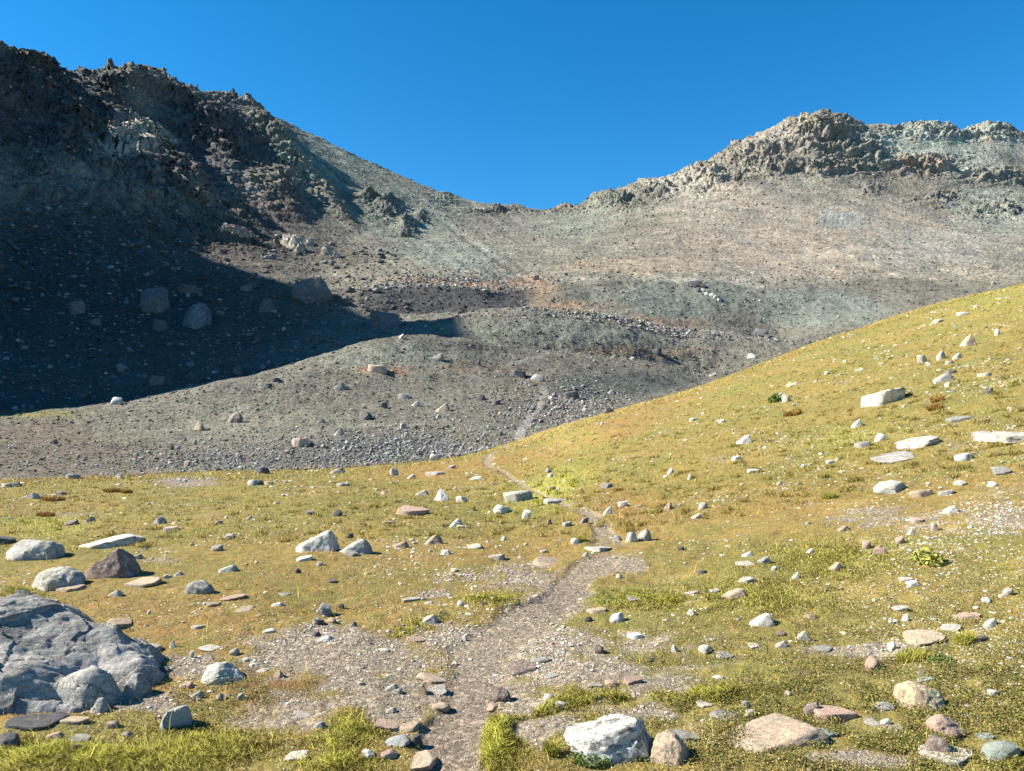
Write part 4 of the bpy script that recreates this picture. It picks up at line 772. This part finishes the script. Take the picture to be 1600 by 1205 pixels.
# ------------------------------------------------------------------ uncountable stuff: scree, small stones, gravel, turf
GI = np.arange(NR - 1)[:, None]; GJ = np.arange(NC - 1)[None, :]
R2 = HOR - F * (COLZ - EYE) / np.maximum(COLY, .1)
drow = np.clip(R2[:-1, :-1] - R2[1:, :-1], 0.0, 6)
dcol = np.diff(PXc)[None, :]
inframe = ((PXc[:-1] > -620) & (PXc[:-1] < 2250))[None, :] & (R2[:-1, :-1] < 1450)
tintG = tint.reshape(NR, NC, 3); bareG = bare.reshape(NR, NC); lushG = lush.reshape(NR, NC); pathG = path.reshape(NR, NC)
PXG = np.broadcast_to(PXc[None, :], (NR, NC))
def sample(N, wgt, seed):
    r = np.random.default_rng(seed)
    w = (wgt * (drow + .04) * dcol * inframe).ravel().astype(np.float64); c = np.cumsum(w); c /= c[-1]
    k = np.searchsorted(c, r.random(N)); k = np.minimum(k, len(w) - 1)
    i = k // (NC - 1); j = k % (NC - 1); a = r.random(N)[:, None]; b_ = r.random(N)[:, None]
    pos = GP[i, j] * (1 - a) * (1 - b_) + GP[i + 1, j] * a * (1 - b_) + GP[i, j + 1] * (1 - a) * b_ + GP[i + 1, j + 1] * a * b_
    return pos, i, j, r
TC = np.broadcast_to(T[:-1, None], (NR - 1, NC - 1))
def stones(name, label, pos, size, col, r, mat, sub=1, flat=.62, sink=.25, variants=20, smooth=False):
    p0, f0 = ico(sub); nv = len(p0); N = len(pos)
    var = []
    for k in range(variants):
        rr = np.random.default_rng(500 + k + sub * 50)
        v = p0 * rock_radius(p0, 'b', rr)[:, None] * rr.uniform(.85, 1.2, 3); var.append(v)
    var = np.array(var)
    v = var[r.integers(0, variants, N)]
    an = r.uniform(0, 6.283, N); ca, sa = np.cos(an)[:, None], np.sin(an)[:, None]
    fl = np.clip(r.normal(flat, .16, N), .25, 1.1)[:, None]; el = r.uniform(.7, 1.15, N)[:, None]
    x = v[:, :, 0]; y = v[:, :, 1] * el; z = v[:, :, 2] * fl
    tx = r.normal(0, .25, N)[:, None]; z, x = z * np.cos(tx) - x * np.sin(tx), z * np.sin(tx) + x * np.cos(tx)
    s = (size * .5)[:, None]
    V = np.stack([(x * ca - y * sa) * s + pos[:, 0:1], (x * sa + y * ca) * s + pos[:, 1:2], z * s + pos[:, 2:3] + (fl * s) * (1 - 2 * sink) * .8], -1).reshape(-1, 3)
    FC = (f0[None] + (np.arange(N) * nv)[:, None, None]).reshape(-1, 3)
    C_ = np.repeat(np.clip(col, .02, .75), nv, axis=0)
    me = mesh_np(name, V, FC, mat, smooth, {'tint': ('FLOAT_COLOR', rgba(C_))})
    o = link(name, me); o['kind'] = 'stuff'
    if label: o['label'] = label
    return o
def mat_attr(name, nscale, amt=.5, rough=.92, trans=False):
    m, n, l, b = nt(name); a = attr_(n, 'tint')
    g = n.new('ShaderNodeNewGeometry'); ns = noise_(n, l, g.outputs['Position'], nscale, 3, .7)
    lo, hi = 1 - amt, 1 + amt
    col = mix_(n, l, 1.0, a.outputs['Color'], ramp_(n, l, ns.outputs['Fac'], [(.3, lo), (.7, min(hi, 1.6))]), 'MULTIPLY')
    l.new(col, b.inputs['Base Color']); b.inputs['Roughness'].default_value = rough
    if trans:
        tr = n.new('ShaderNodeBsdfTranslucent'); l.new(col, tr.inputs[0]); mx = n.new('ShaderNodeMixShader'); mx.inputs[0].default_value = .12
        l.new(b.outputs[0], mx.inputs[1]); l.new(tr.outputs[0], mx.inputs[2]); l.new(mx.outputs[0], n['Material Output'].inputs[0])
    return m
M_SCREE = mat_attr('scree_stones', 3.0, .35); M_GRAVEL = mat_attr('gravel_stones', 60, .35); M_BLADE = mat_attr('grass_blades', 8, .2, .7, True)
def pwr(r, N, a, b, e=2.2):                                # power-law sizes a..b
    u_ = r.random(N); return (a ** (1 - e) + u_ * (b ** (1 - e) - a ** (1 - e))) ** (1 / (1 - e))
def vary(r, base, sig=.28, pale=.08, palec=(.46, .43, .38)):
    N = len(base); c = base * np.exp(r.normal(0, sig, N))[:, None] * (1 + r.normal(0, .06, (N, 3)))
    m = r.random(N) < pale; c[m] = np.array(palec) * r.uniform(.7, 1.15, m.sum())[:, None]; return c
# scree of the mountain, moraine and the coarse rubble at the moraine foot
w = ((TC >= 12.2) & (TC < 15.0)).astype(float)
pos, i, j, r = sample(62000, w, 1); sz = pwr(r, len(pos), 1.3, 6.5, 3.2) * pos[:, 1] / F
stones('scree', None, pos, sz, vary(r, tintG[i, j] * .78, .30, .07, (.40, .37, .32)), r, M_SCREE, 1)
tr2 = 1 - .95 * trail2.reshape(NR, NC)[:-1, :-1]
w = ((TC >= 5.0) & (TC < 12.2)) * tr2
pos, i, j, r = sample(70000, w, 2); sz = pwr(r, len(pos), 1.5, 8.0, 3.1) * pos[:, 1] / F
stones('moraine_stones', None, pos, sz, vary(r, tintG[i, j] * .72, .32, .05, (.38, .34, .28)), r, M_SCREE, 1)
foot = ((TC >= 5.0) & (TC < 6.6)) * (.15 + np.exp(-((PXG[:-1, :-1] - 640) / 190) ** 2 - ((R2[:-1, :-1] - 712) / 26) ** 2) * 1.5 + .8 * np.exp(-((PXG[:-1, :-1] - 310) / 120) ** 2 - ((R2[:-1, :-1] - 722) / 16) ** 2)) * (PXG[:-1, :-1] < 860)
foot = foot + 2.0 * (np.abs(TC - 8.05) < .25) * np.exp(-((PXG[:-1, :-1] - 1070) / 110) ** 2) + 1.0 * (np.abs(TC - 9.95) < .2) * np.exp(-((PXG[:-1, :-1] - 1000) / 200) ** 2) + .8 * (np.abs(TC - 12.0) < .12) * np.exp(-((PXG[:-1, :-1] - 700) / 130) ** 2)
foot = foot + ((TC > 5.6) & (TC < 9)) * (1.4 * np.exp(-((PXG[:-1, :-1] - 880) / 80) ** 2 - ((R2[:-1, :-1] - 640) / 30) ** 2))
pos, i, j, r = sample(8500, foot * tr2, 3); sz = pwr(r, len(pos), 2.2, 9, 3.0) * pos[:, 1] / F
stones('rubble', None, pos, sz, vary(r, np.tile([[.20, .195, .18]], (len(pos), 1)), .3, .05), r, M_SCREE, 2, .7)
# talus blocks in the mountain shadow, their grey darkened to carry it
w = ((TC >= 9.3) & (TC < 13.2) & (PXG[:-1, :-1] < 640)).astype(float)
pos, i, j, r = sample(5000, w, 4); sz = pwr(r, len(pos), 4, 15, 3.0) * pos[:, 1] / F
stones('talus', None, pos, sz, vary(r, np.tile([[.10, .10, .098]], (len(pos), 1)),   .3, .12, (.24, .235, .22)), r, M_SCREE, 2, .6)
# pale stones strewn over the turf
clus = np.clip(.25 + 2.6 * fbm(P * np.array([.45, .45, 0]) + 90, 3, 141).reshape(NR, NC)[:-1, :-1], .06, 1.25)
w = clus * (TC < 5.0) * (TC > .9) * (.30 + .7 * bareG[:-1, :-1]) * (1 - .85 * pathG[:-1, :-1]) * (1 - .7 * lushG[:-1, :-1]) * (.6 + .8 * (np.exp(-((PXG[:-1, :-1] - 1400) / 220) ** 2 - ((R2[:-1, :-1] - 790) / 60) ** 2)))
pos, i, j, r = sample(34000, w, 5); sz = pwr(r, len(pos), 2.0, 10, 3.1) * pos[:, 1] / F; sz = np.minimum(sz, .22)
base = np.array([[.47, .42, .34], [.41, .33, .24], [.37, .26, .19], [.29, .28, .25], [.55, .51, .43], [.33, .345, .31]])[r.integers(0, 6, len(pos))]
stones('small_stones', None, pos, sz, vary(r, base, .2, .1, (.56, .54, .48)), r, M_GRAVEL, 2, .42, .38, smooth=False)
w = (TC < 5.0) * (TC > .9) * (.10 + bareG[:-1, :-1]) * (1 - .6 * pathG[:-1, :-1])
pos, i, j, r = sample(84000, w, 6); sz = np.clip(pwr(r, len(pos), 1.0, 5, 3.2) * pos[:, 1] / F, .003, .04)
base = np.array([[.33, .29, .24], [.26, .22, .17], [.30, .22, .17], [.24, .235, .21], [.42, .38, .32], [.21, .18, .145]])[r.integers(0, 6, len(pos))]
stones('gravel', None, pos, sz, vary(r, base * .95, .16, .03), r, M_GRAVEL, 1, .55, .3)
# turf
def blades(name, pos, hgt, wid, col, r, lean=.5, seg=2):
    N = len(pos); an = r.uniform(0, 6.283, N); la = r.uniform(0, 6.283, N); lm = np.abs(r.normal(lean, .3, N)) * hgt
    dx, dy = np.cos(an) * wid * .5, np.sin(an) * wid * .5; lx, ly = np.cos(la) * lm, np.sin(la) * lm
    z0 = pos[:, 2] - .006
    def P3(fx, k, hk): return np.stack([pos[:, 0] + fx * dx + lx * k, pos[:, 1] + fx * dy + ly * k, z0 + hgt * hk], -1)
    if seg == 1:
        V = np.stack([P3(-1, 0, 0), P3(1, 0, 0), P3(0, 1, .9)], 1); f0 = np.array([[0, 1, 2]])
    else:
        V = np.stack([P3(-1, 0, 0), P3(1, 0, 0), P3(-.8, .3, .55), P3(.8, .3, .55), P3(0, 1, .92)], 1); f0 = np.array([[0, 1, 3], [0, 3, 2], [2, 3, 4]])
    nv = V.shape[1]; FC = (f0[None] + (np.arange(N) * nv)[:, None, None]).reshape(-1, 3)
    return V.reshape(-1, 3), FC, np.repeat(np.clip(col, .01, .7), nv, axis=0)
def in_boulder(pos):
    X, Yb, Hb = BH; fx = (pos[:, 0] - X[0, 0]) / (X[-1, 0] - X[0, 0]) * (X.shape[0] - 1); fy = (pos[:, 1] - Yb[0, 0]) / (Yb[0, -1] - Yb[0, 0]) * (X.shape[1] - 1)
    ok = (fx > 0) & (fy > 0) & (fx < X.shape[0] - 1) & (fy < X.shape[1] - 1); r_ = np.zeros(len(pos), bool)
    r_[ok] = Hb[fx[ok].astype(int), fy[ok].astype(int)] > pos[ok, 2] - .02
    return r_
nG = (fbm(P * np.array([3.5, 3.5, 0]) + 50, 3, 301).reshape(NR, NC))[:-1, :-1]
base_w = (TC < 5.0) * (TC > .9) * np.clip(1.05 - bareG[:-1, :-1], .05, 1) * np.clip(.55 + 1.4 * nG, .05, 1.5)
parts = []
def grass_set(N, wgt, seed, h0, hl, wmin, seg, lean):
    pos, i, j, r = sample(N, wgt, seed); keep = ~in_boulder(pos); pos, i, j = pos[keep], i[keep], j[keep]; N = len(pos)
    lu = lushG[i, j][:, None]; col = tintG[i, j] * np.exp(r.normal(0, .3, N))[:, None]
    gold = r.random(N)[:, None] < .30 * (1 - .7 * lu); col = np.where(gold, np.array([[.37, .285, .095]]) * r.uniform(.7, 1.2, (N, 1)), col)
    green = r.random(N)[:, None] < (.16 + .66 * lu); col = np.where(green, np.array([[.36, .36, .055]]) * r.uniform(.6, 1.5, (N, 1)), col)
    hgt = (h0 + hl * lu[:, 0]) * r.uniform(.5, 1.5, N); wid = np.maximum(wmin * r.uniform(.7, 1.3, N), .00075 * pos[:, 1])
    parts.append(blades('g', pos, hgt, wid, col, r, lean, seg))
nearw = (COLY[:-1, :-1] < 10)
grass_set(240000, base_w * nearw, 21, .015, .014, .0028, 2, .9)
grass_set(120000, base_w * nearw * np.clip(lushG[:-1, :-1] * 1.3 - .1, 0, 1), 22, .018, .018, .0030, 2, .9)
grass_set(250000, base_w * ~nearw, 23, .030, .03, .004, 1, .8)
grass_set(120000, base_w * ~nearw * np.clip(nG * 3 - .5, 0, 1), 25, .06, .03, .005, 1, .7)
grass_set(12000, (TC > 4.55) * (TC < 5.03) * (COLY[:-1, :-1] > 20) * 1.0, 26, .10, .02, .006, 1, .6)
grass_set(2600, base_w * (COLY[:-1, :-1] < 14), 24, .10, .06, .0016, 2, .5)
def join(parts):
    o_ = 0; VV = []; FF = []; CC = []
    for V, f, c in parts: VV.append(V); FF.append(f + o_); CC.append(c); o_ += len(V)
    return np.concatenate(VV), np.concatenate(FF), np.concatenate(CC)
V, f, c = join(parts)
gme = mesh_np('grass', V, f, M_BLADE, True, {'tint': ('FLOAT_COLOR', rgba(c))})
up = np.tile(np.array([[-.12, -.1, 1.0]]), (len(V), 1)) + np.random.default_rng(5).normal(0, .35, (len(V), 3)); gme.normals_split_custom_set_from_vertices(unit(up).astype(np.float32))
o = link('grass', gme); o['kind'] = 'stuff'
# small leaves creeping over the right foreground
def leaves(N, wgt, seed, size, colr, zr=.03):
    pos, i, j, r = sample(N, wgt, seed); keep = ~in_boulder(pos); pos = pos[keep]; N = len(pos)
    s = size * r.uniform(.6, 1.3, N); u1 = unit(r.normal(size=(N, 3)) * [1, 1, .45]); u2 = unit(np.cross(u1, unit(r.normal(size=(N, 3)) * [.6, .6, 1] + [0, 0, .4])))
    c0 = pos + np.stack([np.zeros(N), np.zeros(N), r.random(N) * zr], -1)
    V = np.stack([c0 - u1 * s[:, None] * .5, c0 + u2 * s[:, None] * .3, c0 + u1 * s[:, None] * .5, c0 - u2 * s[:, None] * .3], 1)
    FC = (np.array([[0, 1, 2], [0, 2, 3]])[None] + (np.arange(N) * 4)[:, None, None]).reshape(-1, 3)
    col = np.array(colr)[r.integers(0, len(colr), N)] * np.exp(r.normal(0, .3, N))[:, None]
    return V.reshape(-1, 3), FC, np.repeat(col, 4, axis=0)
pxc = PXG[:-1, :-1]; rwc = R2[:-1, :-1]
lw = (TC < 5) * (TC > .9) * np.clip(1 - bareG[:-1, :-1], 0, 1) * (np.exp(-((pxc - 1380) / 330) ** 2 - ((rwc - 1120) / 85) ** 2) + .5 * np.exp(-((pxc - 1250) / 300) ** 2 - ((rwc - 930) / 80) ** 2) * .5 + .3 * np.exp(-((pxc - 360) / 120) ** 2 - ((rwc - 1090) / 40) ** 2)) * np.clip(.4 + 2.2 * nG, 0, 1.6)
OL = [(.15, .16, .04), (.19, .18, .05), (.11, .13, .03), (.24, .19, .06), (.20, .13, .05)]
V, f, c = leaves(100000, lw, 31, .011, OL)
o = link('ground_cover', mesh_np('ground_cover', V, f, M_BLADE, False, {'tint': ('FLOAT_COLOR', rgba(c))})); o['kind'] = 'stuff'

# ------------------------------------------------------------------ plants one can single out
def leafy(x, y, rx_px, ry_px, n_, size, hgt, cols, name, label, cat, seed):
    p, t = hit(x, y); r = np.random.default_rng(seed); m = p.y / F
    fs = max(.12, (y - HOR) / F)
    a = r.uniform(0, 6.283, n_); q_ = np.sqrt(r.random(n_)); X = np.cos(a) * q_ * rx_px * m; Yd = np.sin(a) * q_ * ry_px * m / fs * .8
    Zz = np.array([ground_at(p.x + X[k], p.y + Yd[k]) for k in range(n_)]) + hgt * r.random(n_) * (1 - q_ * q_ * .7)
    pos = np.stack([X + p.x, Yd + p.y, Zz], 1); s = size * r.uniform(.6, 1.3, n_)
    u1 = unit(r.normal(size=(n_, 3)) * [1, 1, .5]); u2 = unit(np.cross(u1, unit(r.normal(size=(n_, 3)) * .6 + [0, 0, 1])))
    V = np.stack([pos - u1 * s[:, None] * .5, pos + u2 * s[:, None] * .28, pos + u1 * s[:, None] * .5, pos - u2 * s[:, None] * .28], 1).reshape(-1, 3) - np.array(p)
    FC = (np.array([[0, 1, 2], [0, 2, 3]])[None] + (np.arange(n_) * 4)[:, None, None]).reshape(-1, 3)
    c = np.repeat(np.array(cols)[r.integers(0, len(cols), n_)] * np.exp(r.normal(0, .25, n_))[:, None], 4, axis=0)
    o = link(name, mesh_np(name, V, FC, M_BLADE, False, {'tint': ('FLOAT_COLOR', rgba(c))}), None, p); o['label'] = label; o['category'] = cat; return o
GR = [(.085, .14, .03), (.12, .17, .04), (.06, .10, .02), (.17, .20, .05)]
leafy(925, 1192, 32, 14, 900, .016, .05, GR, 'leafy_plant', 'bright green leafy mat under the left half of the jagged white rock', 'plant', 1)
leafy(985, 1180, 34, 12, 900, .016, .05, GR, 'leafy_plant', 'bright green leafy mat in the shade of the jagged white rock', 'plant', 2)
leafy(1450, 878, 20, 8, 260, .05, .14, [(.26, .27, .055), (.32, .30, .065), (.19, .21, .045)], 'leafy_plant', 'yellow green bushy plant alone on the right turf', 'plant', 3)
leafy(1212, 628, 8, 3, 120, .16, .30, GR, 'leafy_plant', 'green plant beside a pale block on the hillside', 'plant', 4)
leafy(1470, 1034, 20, 6, 380, .015, .05, GR, 'leafy_plant', 'small dark green cushion on the turf above the red crusted rock', 'plant', 5)
def tussock(x, y, w, h, cols, label, seed):
    p, t = hit(x, y); r = np.random.default_rng(seed); m = p.y / F; W = w * m; H = h * m; n_ = 420
    a = r.uniform(0, 6.283, n_); q_ = np.sqrt(r.random(n_)) * .5
    X = np.cos(a) * q_ * W; Yd = np.sin(a) * q_ * W * .7; Zz = np.array([ground_at(p.x + X[k], p.y + Yd[k]) for k in range(n_)])
    pos = np.stack([X, Yd, Zz - p.z], 1)
    col = np.array(cols)[r.integers(0, len(cols), n_)] * np.exp(r.normal(0, .25, n_))[:, None]
    V, f, c = blades('t', pos, H * r.uniform(.6, 1.2, n_), np.maximum(.004, .0008 * p.y) * np.ones(n_), col, r, .6, 2)
    o = link('grass_tussock', mesh_np('grass_tussock', V, f, M_BLADE, True, {'tint': ('FLOAT_COLOR', rgba(c))}), None, p)
    o['label'] = label; o['category'] = 'tussock'; o['group'] = 'grass tussocks on the turf'
OC = [(.30, .17, .04), (.36, .22, .06), (.24, .13, .03)]; YG = [(.32, .30, .05), (.26, .27, .04), (.40, .33, .08)]
for k_, (x, y, w, h, cc, lab) in enumerate([
 (1465, 627, 20, 10, OC, 'rusty tussock right of the cracked hillside slab'), (1460, 640, 26, 9, OC, 'lower rusty tussock below another right of the cracked hillside slab'), (1239, 649, 26, 9, OC, 'rusty tussock on the hillside left of the cracked slab'),
 (84, 783, 34, 8, OC, 'broad rusty tussock below the moraine at the left'), (176, 769, 26, 7, OC, 'rusty tussock left of a grey gravel patch'), (199, 771, 16, 7, OC, 'small rusty tussock nearest the grey gravel patch'), (72, 806, 28, 7, OC, 'rusty tussock above the dark grey boulder'),
 (1424, 1028, 46, 16, YG, 'straw coloured tussock under the long thin tan slab'), (1508, 1004, 28, 18, YG, 'bright yellow green tussock left of a tan grey stone'), (863, 1180, 20, 26, YG, 'yellow green tuft left of the jagged white rock'), (905, 845, 22, 8, YG, 'golden tuft on the left rim of the path'),
 (1295, 778, 22, 9, YG, 'straw tuft on stony turf of the right hillside'), (32, 928, 26, 12, YG, 'green tuft left of the pale rounded boulder'), (965, 767, 14, 5, OC, 'tiny rusty tuft above the path bend')]):
    tussock(x, y, w, h, cc, lab, 800 + k_)
